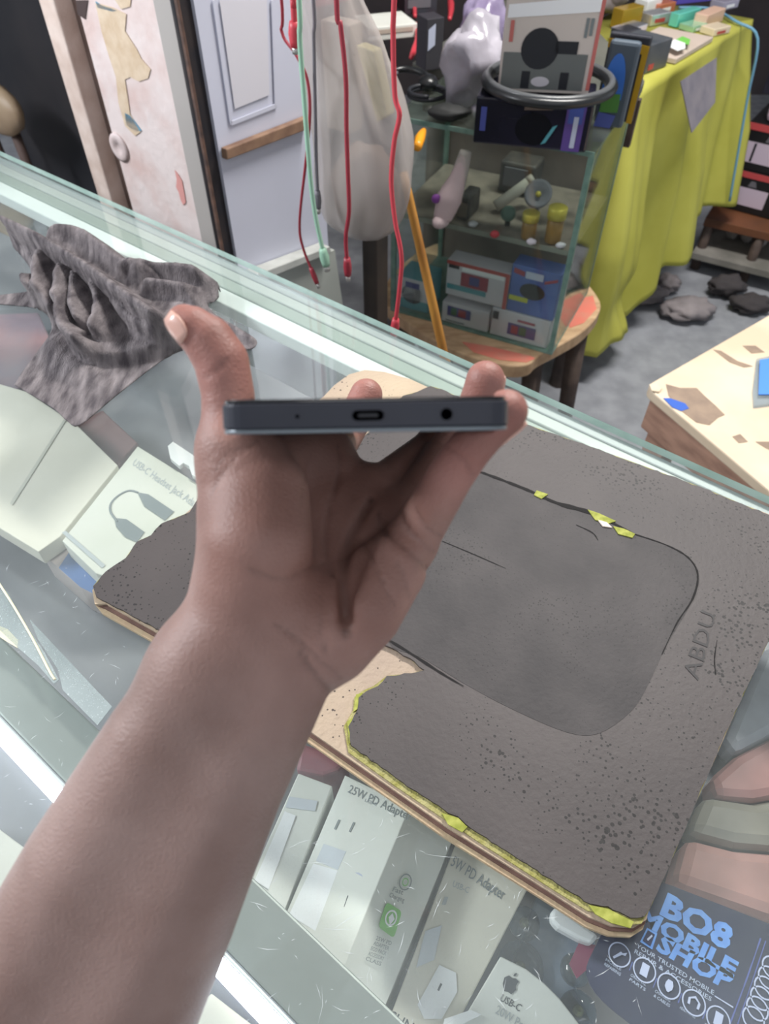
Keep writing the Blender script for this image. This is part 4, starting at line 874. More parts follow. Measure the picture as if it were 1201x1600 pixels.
pf('white_band', [(0, .35), (1, .35), (1, 1), (0, 1)], M_bw); pf('speaker_picture', disc((.5, .52), (.34, .30)), M_blk); pf('speaker_picture', [(.28, .72), (.72, .72), (.72, .9), (.28, .9)], M_pblue, .0014)
# things on the upper shelf of the cabinet
ZU = ZM + .0065
def jar(name, label, px, m1, m2, r, h, cap):
    c = P(*px, ZU); t = thing(name, label, 'bottle', c, 'small bottles on the upper cabinet shelf')
    lathe('body', c + ZA*.0004, [(r*.85, 0), (r, .004), (r, h*.62), (r*.7, h*.68)], m1, t, 18); lathe('cap', c, [(r*.72, h*.68), (r*1.15, h*.7), (r*1.15, h*.98), (r*1.05, h), (.0004, h)], m2, t, 18); return t
M_amb = mat('amber', (150, 110, 50), .3); M_gold = mat('gold_cap', (214, 196, 84), .35, metal=.3)
jar('cap_bottle', 'amber bottle with a wide yellow cap, right on the upper cabinet shelf', (862, 378), M_amb, M_gold, .017, .075, 1)
jar('cap_bottle', 'amber bottle with a yellow cap below the grey fan, second from right', (824, 372), M_amb, M_gold, .0155, .056, 1)
c = P(828, 352, ZU); gf = thing('speaker_driver', 'grey round speaker driver with a yellow centre propped in the cabinet', 'speaker', c + cn*.02); ax_ = nrm(-cn*.8 + ZA*.5); c2 = c + cn*.03 + ZA*.055
lathe('cone', c2, [(.028, 0), (.030, .006), (.024, .008), (.012, .0), (.001, .001)], mat('driver_grey', (132, 130, 140), .5), gf, 22, axis=ax_); lathe('hub', c2, [(.006, .001), (.006, .006), (.001, .008)], M_gold, gf, 12, axis=ax_)
tube('prop', [c + cn*.035 + ZA*.0008, c2 - ax_*.002], .005, M_gry, gf, 8, 1)
tb = thing('white_tube', 'white plastic tube lying tilted on the upper cabinet shelf', 'tube', KP(.55, .12, ZU)); a0 = KP(.50, .10, ZU + .014); a1 = KP(.62, .15, ZU + .055)
tube('barrel', [a0, a1], .012, mat('tube_white', (190, 182, 172), .5), tb, 14, 1); tube('cap', [a1, a1 + nrm(a1 - a0)*.014], .0126, mat('tube_cap', (168, 160, 152), .5), tb, 14, 1)
c = P(792, 352, ZU); gd = thing('green_coil', 'small green disc standing on the upper cabinet shelf', 'disc', c); lathe('disc', c + ZA*.026, [(.016, 0), (.016, .006), (.006, .007), (.001, .007)], mat('green_disc', (84, 112, 100), .5), gd, 18, axis=nrm(-cn + ZA*.4)); tube('foot', [c + ZA*.0006, c + ZA*.016], .006, M_blk, gd, 8, 1)
rb_ = ball('red_bead', P(772, 372, ZU) + ZA*.0085, .010, .006, .008, mat('red_plastic', (170, 60, 66), .4), None, 12, 8, .1); tag(rb_, 'small red plastic bit on the front edge of the cabinet shelf', 'plastic bit')
bt = thing('toy_boot', 'pinkish white plastic boot shape with a purple spot in the cabinet', 'toy', P(682, 362, ZU)); b0_ = P(682, 362, ZU) + cn*.028
tube('shaft', [b0_ + ZA*.018, b0_ + cn*.01 + ZA*.06 - ca_*.01, b0_ + cn*.02 + ZA*.10 - ca_*.022, b0_ + cn*.03 + ZA*.15 - ca_*.03], [.020, .027, .018, .012], mat('boot_white', (196, 176, 176), .5), bt, 14, 5)
ball('foot', b0_ + ZA*.0155 - cn*.004, .018, .03, .015, MATS['boot_white'], bt, 16, 10, 0, np.array([ca_, cn, ZA])); ball('purple_spot', b0_ + ZA*.062 + ca_*.012 - cn*.012, .010, .006, .010, mat('purple', (120, 60, 140), .5), bt, 12, 8)
ob = thing('dark_gadget', 'dark grey gadget pile behind the white tube in the cabinet', 'gadget', P(735, 330, ZU)); kbox('body', .42, .62, .20, .27, ZU + .0005, ZU + .07, mat('gadget_dark', (52, 48, 50), .5, col2=(84, 76, 72), scale=30), ob, .006); kbox('panel', .45, .58, .196, .1995, ZU + .02, ZU + .06, M_gry, ob)
ob = thing('dark_gadget', 'black ridged gadget beside the toy boot in the cabinet', 'gadget', P(735, 355, ZU)); kbox('body', .34, .41, .03, .10, ZU + .0005, ZU + .05, MATS['gadget_dark'], ob, .006); kbox('panel', .35, .40, .027, .0295, ZU + .01, ZU + .04, mat('brown_panel', (110, 96, 86), .5), ob)
# orange clip at the back left
oc = tube('orange_clip', [P(652, 230, ZTOP + .006), P(656, 216, ZTOP + .008), P(662, 204, ZTOP + .008)], [.008, .010, .005], mat('orange_plastic', (226, 150, 30), .4), None, 10, 3); tag(oc, 'small orange plastic clip on the cabinet top near the bag', 'clip')

# stool
st = thing('stool', 'wooden stool with worn coral-red painted top under the glass cabinet', 'stool', P(770, 480, 0))
SEAT = [(596, 455), (640, 505), (690, 538), (745, 560), (795, 571), (826, 569), (842, 556), (880, 536), (912, 516), (936, 488), (934, 464), (900, 430), (820, 400), (680, 380)]
px_prism('seat', [tuple(q[:2]) for q in spline([(a, b, 0) for a, b in SEAT], 4, True)], ZB - .0005, .035, mat('stool_wood', (206, 174, 136), .6, col2=(176, 142, 108), scale=20, stretch=(1, 3, 1)), st, .004)
M_coral = mat('coral_paint', (222, 124, 106), .55, col2=(206, 140, 118), scale=24, ramp=(.45, .8))
px_prism('coral_paint', [(722, 534), (760, 540), (828, 556), (836, 560), (822, 566), (780, 562), (740, 550)], ZB + .0006, .001, M_coral, st); px_prism('coral_paint', [(884, 498), (896, 468), (926, 462), (932, 482), (912, 504), (890, 512)], ZB + .0006, .001, M_coral, st)
M_sleg = mat('stool_leg', (66, 54, 50), .7, col2=(92, 78, 70), scale=20)
for (a, b, dx) in ((905, 508, .02), (835, 548, .02), (640, 490, -.03), (720, 420, -.02)):
    p_ = P(a, b, ZB - .036); q_ = p_ + np.array([dx, -.02 if b > 495 else .03, 0]); tube('leg', [p_, np.array([q_[0], q_[1], .0])], [.026, .020], M_sleg, st, 10, 1)
# things on the cabinet top
ZC = ZTOP + .0006
t, pf, g, zs1 = stand('camera_box', 'black glossy box with a purple strip lying on the cabinet top', 'box', (738, 224), (914, 240), ZC, 150, .12, mat('gloss_black', (22, 22, 32), .15, col2=(34, 32, 48), scale=6), None, 0, .004)
pf('purple_strip', [(.78, .02), (.94, .02), (.94, .98), (.78, .98)], mat('purple_strip', (92, 70, 140), .4)); pf('blue_strip', [(.80, .6), (.92, .6), (.92, .97), (.80, .97)], mat('blue_strip', (70, 86, 160), .4), .0014); pf('pale_strip', [(.85, .1), (.89, .1), (.89, .75), (.85, .75)], M_lav, .002); pf('lens_picture', disc((.52, .42), (.16, .34)), mat('lens_dark', (12, 12, 20), .2)); pf('blue_bar', [(.05, .3), (.1, .3), (.1, .8), (.05, .8)], mat('bar_blue', (70, 80, 150), .4)); pf('glint_print', [(.6, .12), (.64, .16), (.72, .55), (.68, .5)], M_teal, .002); pf('pale_label', [(.42, .8), (.66, .84), (.66, .92), (.42, .88)], MATS['brown_panel'])
t2, pf, g, _ = stand('ring_light_box', 'white ring light box with a black lens picture on the cabinet top', 'box', (777, 152), (920, 158), zs1 + .0008, -22, .06, mat('ring_box_white', (206, 196, 188), .6), None, .03, .002)
pf('lens_picture', disc((.40, .44), (.20, .20), 22), M_blk); pf('stem_picture', [(.56, .40), (.80, .40), (.80, .52), (.56, .52)], M_blk); pf('grey_panel', [(.02, .04), (.92, .04), (.92, .40), (.02, .40)], mat('grey_panel', (108, 112, 110), .5), .0004); pf('white_band', [(.02, .72), (.96, .80), (.96, .94), (.02, .84)], M_white); pf('red_edge', [(.96, .05), (1, .05), (1, .95), (.96, .95)], mat('red_edge', (196, 110, 104), .5)); pf('side_print', [(.84, .56), (.87, .56), (.87, .74), (.84, .74)], M_ink); pf('side_print', [(.89, .58), (.92, .58), (.92, .74), (.89, .74)], M_ink); pf('red_print', [(.06, .5), (.10, .5), (.10, .7), (.06, .7)], MATS['red_edge'])
pf('black_arc', [(.06, .99)] + [(.42 + .34*math.cos(a), .99 - .085*math.sin(a)) for a in np.linspace(math.pi, 0, 14)] + [(.78, .995)] + [(.42 + .30*math.cos(a), .99 - .06*math.sin(a)) for a in np.linspace(0, math.pi, 14)], M_blk)
for s_ in (.24, .66): pf('clip_picture', [(s_, .05), (s_ + .09, .05), (s_ + .09, .22), (s_, .22)], M_blk, .0014)
pf('round_picture', disc((.45, .12), (.10, .05)), M_bw, .0016)
rc = P(848, 128, zs1 + .03); rl = thing('ring_light', 'black round ring light lying around the white box on the cabinet top', 'ring light', rc - ZA*.012)
def torus(name, c, R_, r_, m, parent, sq=(1, 1), seg=40, arc=(0, 1)):
    v, f_ = [], []; n = seg; rr = 10
    for i in range(n):
        a = 2*math.pi*i/n; d = ca_*math.cos(a)*sq[0] + cn*math.sin(a)*sq[1]
        for k in range(rr): b = 2*math.pi*k/rr; v.append(np.asarray(c) + d*(R_ + r_*math.cos(b)) + ZA*r_*.75*math.sin(b))
    for i in range(n):
        for k in range(rr): f_.append((i*rr + k, i*rr + (k + 1) % rr, ((i + 1) % n)*rr + (k + 1) % rr, ((i + 1) % n)*rr + k))
    return mesh(name, v, f_, m, parent, True)
cc_ = g(.5, 0) + cn*.03; cc_[2] = zs1 + .012
M_rl = mat('ring_black', (30, 32, 34), .3); torus('ring', cc_, .112, .012, M_rl, rl); torus('diffuser', cc_ + ZA*.0075, .112, .006, mat('ring_diffuser', (84, 86, 88), .3), rl)
# blue and green bag, picture frames behind
t, pf, g, _ = stand('printed_bag', 'blue and green printed bag leaning right of the ring light box', 'bag', (926, 196), (970, 203), ZTOP + .0006, 62, .02, mat('bag_slate', (76, 88, 100), .5), None, .0, .006)
pf('blue_arch', [(.05, .35)] + [(.40 + .36*math.cos(a), .45 + .42*math.sin(a)) for a in np.linspace(math.pi, 0, 12)] + [(.76, .35)], mat('blue_arch', (56, 112, 200), .5)); pf('green_patch', [(.12, .18), (.74, .2), (.72, .42), (.12, .40)], mat('green_patch', (84, 140, 66), .5), .0016); pf('face_patch', disc((.24, .42), (.11, .07)), mat('face_patch', (196, 172, 160), .5), .0024); pf('violet_patch', [(.02, .0), (.6, .0), (.7, .16), (.1, .18)], mat('violet_patch', (84, 96, 170), .5), .0016)
t, pf, g, _ = stand('picture_frame', 'dark picture frame with a mustard border behind the printed bag', 'frame', (920, 192), (980, 202), ZTOP + .0006, 50, .015, mat('frame_dark', (52, 54, 62), .4), None, .032, .003)
pf('mustard_border', [(0, .84), (1, .80), (1, .90), (0, .94)], mat('mustard', (190, 150, 30), .45)); pf('mustard_border', [(.86, .0), (1, .0), (1, .86), (.86, .88)], MATS['mustard'])

for i, (x, y, l) in enumerate(((730, 364, 'small pale crumb of plastic at the shelf front, leftmost'), (822, 392, 'small pale plastic bit at the shelf front below the bottles'), (868, 398, 'small pale plastic bit at the right end of the shelf'))):
    o = ball('pale_bit', P(x, y, ZU) + ZA*.0066 + cn*.030, .011, .008, .006, M_bw, None, 10, 6, .2); tag(o, l, 'plastic bit')
# ------------------------------------------------------------------ back table with clutter
bk = thing('back_table', 'dark wooden table loaded with clutter behind the glass cabinet', 'table', (.25, 2.35, 0))
M_bt = mat('back_table', (78, 80, 74), .6, col2=(104, 104, 96), scale=5)
pa_, pb_, pc_, pd_ = KP(-.25, CD + .02, .845), KP(1.0, CD + .02, .845), KP(.25, CD + .65, .845), KP(-.25, CD + .75, .845)
prism('tabletop', [pa_, pb_, KP(.98, CD + .14, .845), pc_, pd_], ZA*.025, M_bt, bk, .003)
for q in (pa_, pb_, pc_, pd_): cx = (pa_ + pc_)/2; w = q + (cx - q)*.12 + cn*.10; tube('leg', [np.array([w[0], w[1], 0]), np.array([w[0], w[1], .844])], .025, M_sleg, bk, 8, 1)
hexa('apron', [pa_ + cn*.07 - ZA*.1, pb_ + cn*.07 - ZA*.1, pb_ + cn*.07 - ZA*.001, pa_ + cn*.07 - ZA*.001], cn*.018, M_sleg, bk)
ZK = .8706
def blob(name, label, cat, px, rx, ry, rz, m, rough=.25, z=ZK, group=None):
    c = P(*px, z); o = ball(name, c + ZA*(rz*.985), rx, ry, rz, m, None, 22, 14, rough); lo = min(v.co.z for v in o.data.vertices); o.location.z = z + .0003 - lo; return tag(o, label, cat, group)
M_film = mat('silver_film', (150, 146, 156), .25, col2=(196, 192, 202), scale=8)
blob('film_bag', 'silvery crumpled plastic bag standing behind the black box', 'bag', (733, 168), .058, .05, .075, M_film, .5)
blob('film_bag', 'small purple-grey crumpled film bag behind the silvery one', 'bag', (752, 92), .06, .05, .06, mat('violet_film', (110, 96, 130), .25, col2=(160, 150, 176), scale=9), .4)
blob('black_pouch', 'flat black pouch on the cabinet top beside the black box', 'pouch', (700, 188), .04, .028, .014, mat('black_cloth', (24, 26, 26), .7), .2)
t, pf, g, _ = stand('red_box', 'bright red-pink box at the top beside the plastic bag', 'box', (556, 50), (640, 30), ZK, -20, .1, mat('pink_red', (196, 70, 90), .5), None, .25); pf('white_label', [(.02, .3), (.4, .4), (.4, .9), (.02, .9)], M_white)
t, pf, g, _ = stand('white_shelf_box', 'flat white box on the back table below the red box', 'box', (575, 66), (652, 58), ZK, 44, .12, M_wbox, None, .0); pf('beige_band', [(.0, .5), (.9, .5), (.9, .8), (.0, .8)], MATS['beige_carton'])
hs = thing('headphones', 'black headphones lying on the back table left of the silvery bag', 'headphones', P(632, 140, ZK)); hc = P(632, 140, ZK)
tube('headband', [hc + np.array([-.05, 0, .012]), hc + np.array([-.045, .05, .014]), hc + np.array([0, .08, .016]), hc + np.array([.045, .05, .014]), hc + np.array([.05, 0, .012])], .007, M_rl, hs, 8, 5)
for sx_ in (-.05, .05): ball('ear_cup', hc + np.array([sx_, -.01, .0165]), .022, .026, .016, M_rl, hs, 14, 8)
def clip(label, pts, m):
    o = tube('red_clip', [P(a, b, ZK + .012) for a, b in pts], [.006, .010, .008, .005], m, None, 8, 4); tag(o, label, 'clip'); 
clip('glossy red clip hanging at the back, nearest the silvery bag', [(650, 38), (654, 60), (648, 76), (642, 90)], M_red)
clip('upper red clip next to the grey box at the back', [(632, 0), (640, 12), (646, 8), (648, 26)], M_red)
clip('red clip with a cream tip at the top of the clutter', [(702, -10), (704, 8), (704, 18), (702, 30)], M_red)
t, pf, g, _ = stand('dark_carton', 'dark maroon and grey carton at the back of the clutter table', 'box', (648, 40), (700, 36), ZK, -10, .1, mat('dark_maroon', (74, 46, 58), .5, col2=(60, 62, 70), scale=12), None, .1); pf('grey_label', [(.1, .3), (.8, .3), (.8, .7), (.1, .7)], M_gry)
t, pf, g, _ = stand('dark_carton', 'charcoal upright carton beside the silvery plastic bag', 'box', (664, 112), (690, 108), ZK, 30, .05, mat('charcoal_carton', (56, 54, 60), .4), None, .0); pf('pale_label', [(.1, .4), (.5, .5), (.5, .9), (.1, .8)], M_lav)
for i, (x, y, l) in enumerate(((592, 116, 'loop of dark cable on the back table under the flat white box'), (668, 150, 'loop of thin dark cable on the back table beside the headphones'))):
    c = P(x, y, ZK + .006); o = tube('cable_coil', [c + np.array([.04*math.cos(a), .04*math.sin(a), .001*a]) for a in np.linspace(0, 11, 24)], .0045, M_blk if i else M_gry, None, 7, 2); tag(o, l, 'cable')
wk = slab('dark_post', ucol(566, 440, 1.02), ucol(588, 440, 1.02), 1.02, 1.06, 0, .80, mat('dark_wood_post', (62, 52, 44), .7, col2=(44, 38, 34), scale=12)); tag(wk, 'dark brown wooden post standing below the plastic bag', 'post')

# ------------------------------------------------------------------ yellow-clothed table
ZY = .80
A_, B_ = P(988, 148, ZY), P(1174, 31, ZY); ed = nrm(B_ - A_); no = np.array([ed[1], -ed[0], 0]); EL = float(np.linalg.norm(B_ - A_))
yt = thing('side_table', 'plain wooden table hidden under the yellow cloth', 'table', (A_ + B_)/2 - no*.25 - ZA*ZY)
inn = lambda a, b, z: np.array([*(A_ + ed*a - no*b)[:2], z])
hexa('tabletop', [inn(.02, .02, ZY - .03), inn(EL - .02, .02, ZY - .03), inn(EL - .02, .34, ZY - .03), inn(.02, .34, ZY - .03)], ZA*.025, M_bt, yt)
for a in (.06, EL - .06):
    for b in (.06, .30): p_ = inn(a, b, 0); tube('leg', [p_, p_ + ZA*(ZY - .031)], .02, M_sleg, yt, 8, 1)
NSG, NH = 90, 34; cv, cf = [], []
for i in range(NSG + 1):
    s_ = -.36 + (EL + .36)*i/NSG
    if s_ < 0: base = A_ - no*(-s_); out = -ed
    else: base = A_ + ed*s_; out = no
    k = max(0, min(1, 1 - abs(s_)/.03)); out = nrm(out + k*.8*(no if s_ < 0 else -ed))
    hem = (.08 if s_ > 0 else .08 + .14*min(1, -s_/.12)) + .03*math.sin(s_*9 + 1) + .16*min(1, max(0, (s_ - .26)/.12))
    for j in range(NH + 1):
        h_ = j/NH; z = ZY + .003 - (ZY - hem)*h_
        fold = (.045*math.sin(s_*16 + .8) + .024*math.sin(s_*37 + 2*h_ + 1) + .01*math.sin(s_*71 + 3*h_))*min(1, h_*1.8)
        gat = -.05*math.exp(-((s_ - .12)/.07)**2)*math.exp(-((h_ - .86)/.10)**2)
        flare = .07*h_**1.3*(1 if s_ > 0 else .5)
        cv.append(np.array([*(base + out*(.004 + fold*.9 + .02*h_ + flare + gat))[:2], z]) + ed*(.03*h_*max(0, s_/EL)**2))
for i in range(NSG):
    for j in range(NH): a = i*(NH + 1) + j; cf.append((a, a + 1, a + NH + 2, a + NH + 1))
n0 = len(cv); cv += [inn(0, .36, ZY + .003), inn(EL, .36, ZY + .003)]
cf.append(tuple([i*(NH + 1) for i in range(NSG + 1) if True] + [n0 + 1, n0]))
ycl = mesh('tablecloth', cv, cf, mat('yellow_cloth', (188, 186, 88), .75, col2=(174, 172, 74), scale=5, spec=.3), None, True); so = ycl.modifiers.new('thick', 'SOLIDIFY'); so.thickness = .002; tag(ycl, 'long lime-yellow tablecloth hanging in folds to the floor at right', 'tablecloth')
tube('blue_cable', [P(1060, 12, ZY + .01), P(1110, 14, ZY + .01), P(1150, 34, ZY + .012)] + [np.array([*(A_ + ed*(EL*.88 + .02*i) + no*(.06 + .024*i))[:2], ZY - .02 - .16*i]) for i in range(4)], .004, mat('blue_cord', (110, 160, 190), .5), None, 8, 5); tag(bpy.data.objects['blue_cable'], 'pale blue cable trailing over the edge of the yellow cloth', 'cable')
ZW = ZY + .0045
def yb(name, label, pL, pR, pt, depth, m, dd=0, cat='box'): return stand(name, label, cat, pL, pR, ZW, pt, depth, m, None, dd, .002)
t, pf, g, _ = yb('dark_case', 'dark grey-blue box at the near corner of the yellow table', (1002, 118), (1040, 104), 72, .10, mat('slate_box', (66, 72, 80), .4, col2=(90, 92, 96), scale=14)); pf('sticker', [(.2, .1), (.4, .1), (.4, .3), (.2, .3)], M_bred)
t, pf, g, _ = yb('leaflet_box', 'flat beige box with a white and green oval on the yellow table', (1054, 101), (1112, 66), 92, .16, mat('beige_flat', (204, 188, 176), .5))
c = P(1062, 68, zat(*P(1062, 68, ZW + .03)[:2], 68)); 
px = lambda pts, z: [P(a, b, z) for a, b in pts]
zz = ZW + .026
prism('white_oval', px([(1046, 66), (1054, 62), (1070, 68), (1070, 76), (1058, 80), (1046, 74)], zz), ZA*.001, M_white, t); prism('green_oval', px([(1056, 62), (1066, 57), (1078, 62), (1076, 70), (1064, 68)], zz), ZA*.0008, M_green, t)
t, pf, g, _ = yb('foil_packet', 'glossy silver foil packet on top of the dark box', (1002, 76), (1036, 64), 48, .05, mat('foil_silver', (220, 222, 230), .12, metal=.8), .06, 'packet')
t, pf, g, _ = yb('foil_packet', 'cyan and green shiny packet in the middle of the yellow table', (1056, 44), (1090, 34), 22, .03, mat('foil_cyan', (120, 220, 205), .2, metal=.3), 0, 'packet')
t, pf, g, _ = yb('amber_packet', 'amber brown glossy packet at the left of the yellow table', (968, 48), (1000, 40), 16, .04, mat('foil_amber', (170, 140, 50), .25, metal=.3), 0, 'packet')
t, pf, g, _ = yb('white_cup', 'white rounded tub among the packets on the yellow table', (1008, 26), (1030, 20), 2, .05, M_white, 0, 'tub')
t, pf, g, _ = yb('violet_box', 'violet-blue box at the back edge of the yellow table', (1056, 8), (1110, 2), -24, .08, mat('violet_box', (90, 80, 180), .5))
t, pf, g, _ = yb('peach_packet', 'peach and white packet near the far corner of the yellow table', (1100, 46), (1128, 34), 24, .04, mat('peach_foil', (216, 180, 160), .4), 0, 'packet')
for x, y, w_, h_, n_, l, c_, mt in ((1030, 40, 30, 16, 'foil_packet', 'bright white foil packet behind the cyan one on the yellow table', (232, 234, 240), .7), (1092, 50, 22, 8, 'foil_packet', 'pale green shiny strip packet right of the cyan one', (170, 214, 180), .4), (1040, 22, 26, 14, 'foil_packet', 'rust orange packet near the white tub on the yellow table', (196, 120, 90), .1), (1126, 56, 26, 10, 'foil_packet', 'cream packet with orange dots near the cloth edge', (222, 206, 180), .0), (984, 70, 26, 20, 'foil_packet', 'dark glossy packet left of the silver foil on the yellow table', (70, 72, 80), .3), (1140, 16, 24, 12, 'foil_packet', 'grey lilac packet at the far end of the yellow table', (170, 166, 186), .2)):
    t, pf, g, _ = yb(n_, l, (x - w_/2, y + 2), (x + w_/2, y - 4), y - h_, .05, mat('foil_%d_%d' % (x, y), c_, .18, metal=mt), 0, 'packet'); pf('print', [(.2, .25), (.7, .25), (.7, .6), (.2, .6)], M_white if c_[0] < 200 else M_bred)
gl_ = prism('grey_leaflet', [A_ + ed*.16 + no*.052 + ZA*.0, A_ + ed*.40 + no*.052, A_ + ed*.36 + no*.095 - ZA*.09, A_ + ed*.2 + no*.105 - ZA*.12], no*.002 + ZA*.001, mat('leaflet_grey', (130, 124, 130), .5, col2=(110, 106, 116), scale=20)); tag(gl_, 'grey leaflet hanging over the front of the yellow cloth', 'leaflet')
blob('grey_sack', 'pale mauve-grey bundle behind the white ring light box', 'sack', (938, 26), .075, .06, .06, mat('sack_grey', (176, 164, 168), .6), .3, ZW)

# ------------------------------------------------------------------ far right shelf with black boxes
ZR = .20
rk = thing('low_shelf', 'low shelf with a brown board behind the yellow table', 'shelf', P(1170, 350, 0))
ra, rb2 = P(1108, 330, ZR), P(1290, 372, ZR); rn = nrm(np.cross(ZA, rb2 - ra)); rn = rn if rn[1] > 0 else -rn
hexa('board', [ra - rn*.06 - ZA*.03, rb2 - rn*.06 - ZA*.03, rb2 + rn*.35 - ZA*.03, ra + rn*.35 - ZA*.03], ZA*.029, mat('brown_board', (120, 74, 46), .6, col2=(90, 60, 44), scale=8), rk, .002)
hexa('lower_board', [ra - rn*.10 + ZA*(.06 - ZR), rb2 - rn*.10 + ZA*(.06 - ZR), rb2 + rn*.35 + ZA*(.06 - ZR), ra + rn*.35 + ZA*(.06 - ZR)], ZA*.025, mat('grey_board', (120, 118, 112), .7, col2=(150, 146, 140), scale=9), rk, .002)
for q in (ra + (rb2 - ra)*.05, ra + (rb2 - ra)*.95, ra + (rb2 - ra)*.5):
    for d_ in (-.04, .3): w = q + rn*d_; tube('leg', [np.array([w[0], w[1], 0]), np.array([w[0], w[1], ZR - .031])], .018, M_sleg, rk, 8, 1)
M_bb = mat('black_carton', (26, 26, 28), .45); M_rl2 = mat('red_lid', (196, 78, 80), .5); M_pl = mat('pink_label', (206, 190, 206), .5)
def blackbox(label, pL, pR, z0, pt):
    t, pf, g, z1 = stand('black_box', label, 'box', pL, pR, z0, pt, .22, M_bb, 'black boxes with red lids on the low shelf', 0, .003)
    pf('red_lid', [(0, .86), (1, .86), (1, 1), (0, 1)], M_rl2, .002); pf('label', [(.08, .18), (.78, .18), (.78, .62), (.08, .62)], M_pl); pf('emblem', [(.38, .66), (.54, .66), (.5, .8), (.42, .8)], M_gry); pf('barcode', [(.22, .2), (.26, .2), (.26, .6), (.22, .6)], M_blk, .0014); return z1
z1 = blackbox('black carton with red lid and unbroken label, lower one on the low shelf', (1122, 322), (1204, 344), ZR, 262)
lw = P(1122, 322, ZR); _z = z1 + .0008
def px_at(p): v = np.asarray(p) - Cc; z = v @ Fv; return (600.5 + FPX*(v @ Rv)/z, 800 - FPX*(v @ Uv)/z)
pq = [px_at(np.array([*P(*q, ZR)[:2], _z])) for q in ((1124, 321), (1206, 343))]
z2 = blackbox('black carton with red lid and split label, upper one on the low shelf', pq[0], pq[1], _z, 190)
pq = [px_at(np.array([*P(*q, ZR)[:2], z2 + .0008])) for q in ((1140, 326), (1204, 343))]
t, pf, g, _ = stand('pink_bag', 'pale pink wrapped parcel on top of the black cartons', 'parcel', pq[0], pq[1], z2 + .0008, 140, .15, mat('pale_pink', (206, 186, 200), .5), None, .02, .02); pf('tape_band', [(.1, .4), (.9, .5), (.9, .6), (.1, .5)], M_lav)
for i, (x, y) in enumerate(((1140, 372), (1162, 378), (1184, 386))):
    blob('pale_pouch', ('small pale pouch on the lower board, nearest the yellow cloth', 'small pale pouch on the lower board, the middle one', 'small pale pouch on the lower board, farthest right')[i], 'pouch', (x, y), (.022), .03, .025, mat('pale_pouch', (170, 166, 164), .6), .3, .0855, 'pouches on the lower board')
t, pf, g, _ = stand('tall_dark_case', 'tall dark case standing at the top right behind the yellow cloth', 'case', (1160, 180), (1260, 200), ZR, -60, .2, mat('dark_case', (40, 40, 50), .5, col2=(70, 66, 84), scale=8), None, .34, .004); pf('lavender_panel', [(.15, .55), (.6, .55), (.6, .8), (.15, .8)], M_lav)

# ------------------------------------------------------------------ rubble and bench
M_rub2 = mat('rubble', (156, 148, 150), .9, col2=(128, 122, 124), scale=12, bump=.7)
for i, (x, y, a, b, h_, l) in enumerate(((1070, 496, .085, .06, .03, 'flat grey stone slab beside the bench corner, largest of the rubble'), (1004, 470, .075, .05, .025, 'grey stone lump below the hem of the yellow cloth'), (1040, 455, .045, .04, .03, 'brownish small stone behind the flat slab'), (1128, 462, .07, .04, .035, 'dark stone at the foot of the low shelf'), (1168, 486, .07, .045, .03, 'small dark stone near the right edge of the picture'))):
    o = blob('rubble_stone', l, 'stone', (x, y), a, b, h_, M_rub2 if i < 3 else mat('dark_rubble', (70, 66, 68), .9), .45, .0, 'stones on the concrete floor')
bs_ = P(912, 540, .008); o = blob('blue_scrap', 'small blue scrap on the floor by the stool leg', 'scrap', (914, 538), .018, .012, .006, mat('blue_scrap', (50, 56, 120), .5), .3, 0.0)
ZN = .60
n0_, n1_, n2_ = P(1008, 603, ZN), P(1201, 492, ZN), P(1201, 766, ZN); e1, e2 = nrm(n1_ - n0_), nrm(n2_ - n0_)
bn = thing('work_bench', 'cream-topped worn wooden bench at the right edge of the picture', 'bench', n0_ + e1*.4 + e2*.4 - ZA*ZN)
M_cream = mat('cream_top', (220, 202, 178), .6, col2=(206, 186, 160), scale=7, bump=.3)
top = roundpoly([n0_, n0_ + e1*.95, n0_ + e1*.95 + e2*.85, n0_ + e2*.85], [.02, 0, 0, 0], 5)
prism('bench_top', [p - ZA*.0 for p in top], -ZA*.02, M_cream, bn, .003)
M_bw2 = mat('bench_wood', (176, 138, 118), .7, col2=(146, 112, 96), scale=16, stretch=(1, 1, 4))
ins_ = lambda a, b, z: n0_ + e1*a + e2*b + ZA*(z - ZN)
hexa('apron', [ins_(.012, .012, ZN - .095), ins_(.034, .012, ZN - .095), ins_(.034, .82, ZN - .095), ins_(.012, .82, ZN - .095)], ZA*.074, M_bw2, bn, .003)
hexa('apron', [ins_(.036, .012, ZN - .095), ins_(.92, .012, ZN - .095), ins_(.92, .034, ZN - .095), ins_(.036, .034, ZN - .095)], ZA*.074, M_bw2, bn, .003)
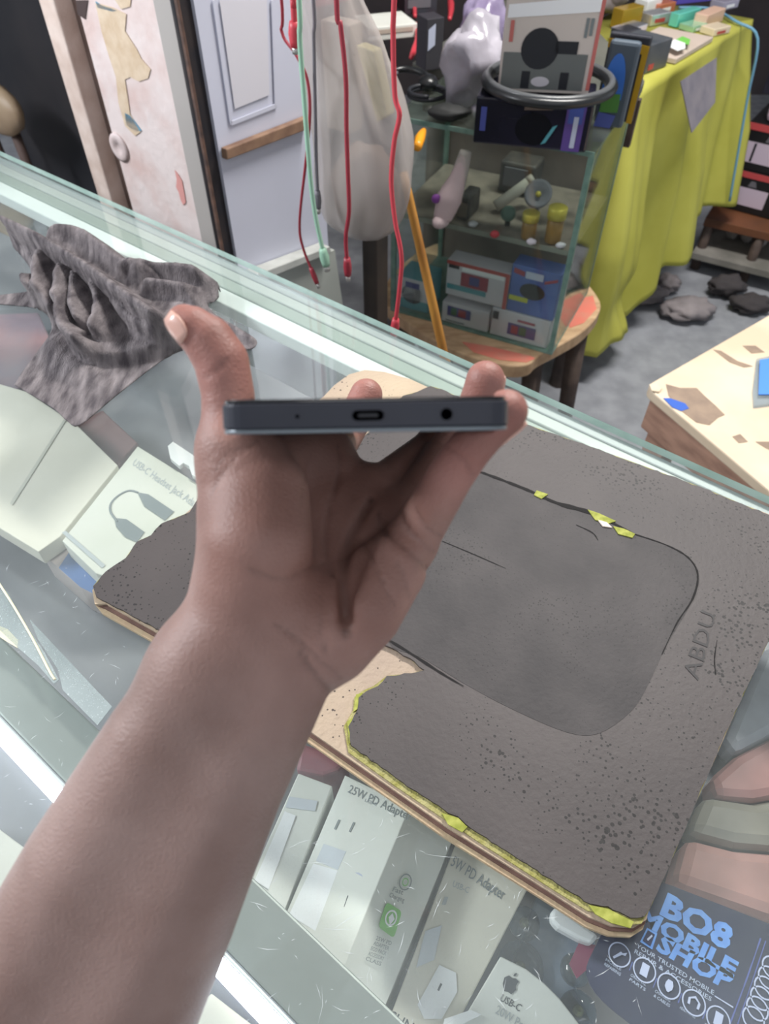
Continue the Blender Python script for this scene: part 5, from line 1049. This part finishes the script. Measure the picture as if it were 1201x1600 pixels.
for a, b in ((.05, .05), (.88, .05), (.05, .78), (.88, .78)): hexa('leg', [ins_(a - .025, b - .025, 0), ins_(a + .025, b - .025, 0), ins_(a + .025, b + .025, 0), ins_(a - .025, b + .025, 0)], ZA*(ZN - .0215), M_bw2, bn, .003)
hexa('stretcher', [ins_(.03, .08, .30), ins_(.06, .08, .30), ins_(.06, .75, .30), ins_(.03, .75, .30)], ZA*.05, M_bw2, bn, .003)
M_wear = mat('worn_wood', (132, 114, 100), .8, col2=(150, 130, 112), scale=30)
for pts in ([(1040, 600), (1062, 606), (1088, 606), (1100, 618), (1118, 634), (1132, 648), (1122, 652), (1108, 664), (1088, 660), (1062, 640), (1044, 618)], [(1114, 546), (1126, 548), (1152, 564), (1176, 572), (1162, 574), (1140, 566)], [(1160, 540), (1180, 540), (1194, 550), (1174, 552)], [(1144, 682), (1156, 678), (1168, 690), (1154, 692)], [(1180, 690), (1204, 690), (1214, 708), (1196, 700)]):
    px_prism('worn_spot', pts, ZN + .0008, .0006, M_wear, bn)
px_prism('blue_stain', [(1036, 622), (1046, 622), (1070, 630), (1076, 638), (1064, 642), (1050, 636)], ZN + .0014, .0008, mat('blue_stain', (50, 92, 180), .5), bn)
px_prism('pale_knob', [(1014, 600), (1026, 598), (1034, 606), (1030, 612), (1018, 610)], ZN + .004, .003, M_cream, bn, .001)
bpk = thing('blue_packet', 'bright blue packet with clear end lying on the cream bench', 'packet', P(1195, 600, ZN)); px_prism('film', [(1182, 560), (1230, 552), (1236, 626), (1178, 634), (1176, 610)], ZN + .006, .0055, glass('packet_film', (225, 232, 240), 1.2, .1, .15), bpk); px_prism('blue_sheet', [(1187, 562), (1230, 556), (1234, 616), (1185, 616)], ZN + .0085, .002, mat('packet_blue', (84, 140, 220), .4), bpk)

# ceiling
cl = hexa('ceiling', [(-4.5, -.6, 2.7), (4.5, -.6, 2.7), (4.5, 4.5, 2.7), (-4.5, 4.5, 2.7)], (0, 0, .1), mat('ceiling_paint', (200, 200, 200), .9)); tag(cl, kind='structure')
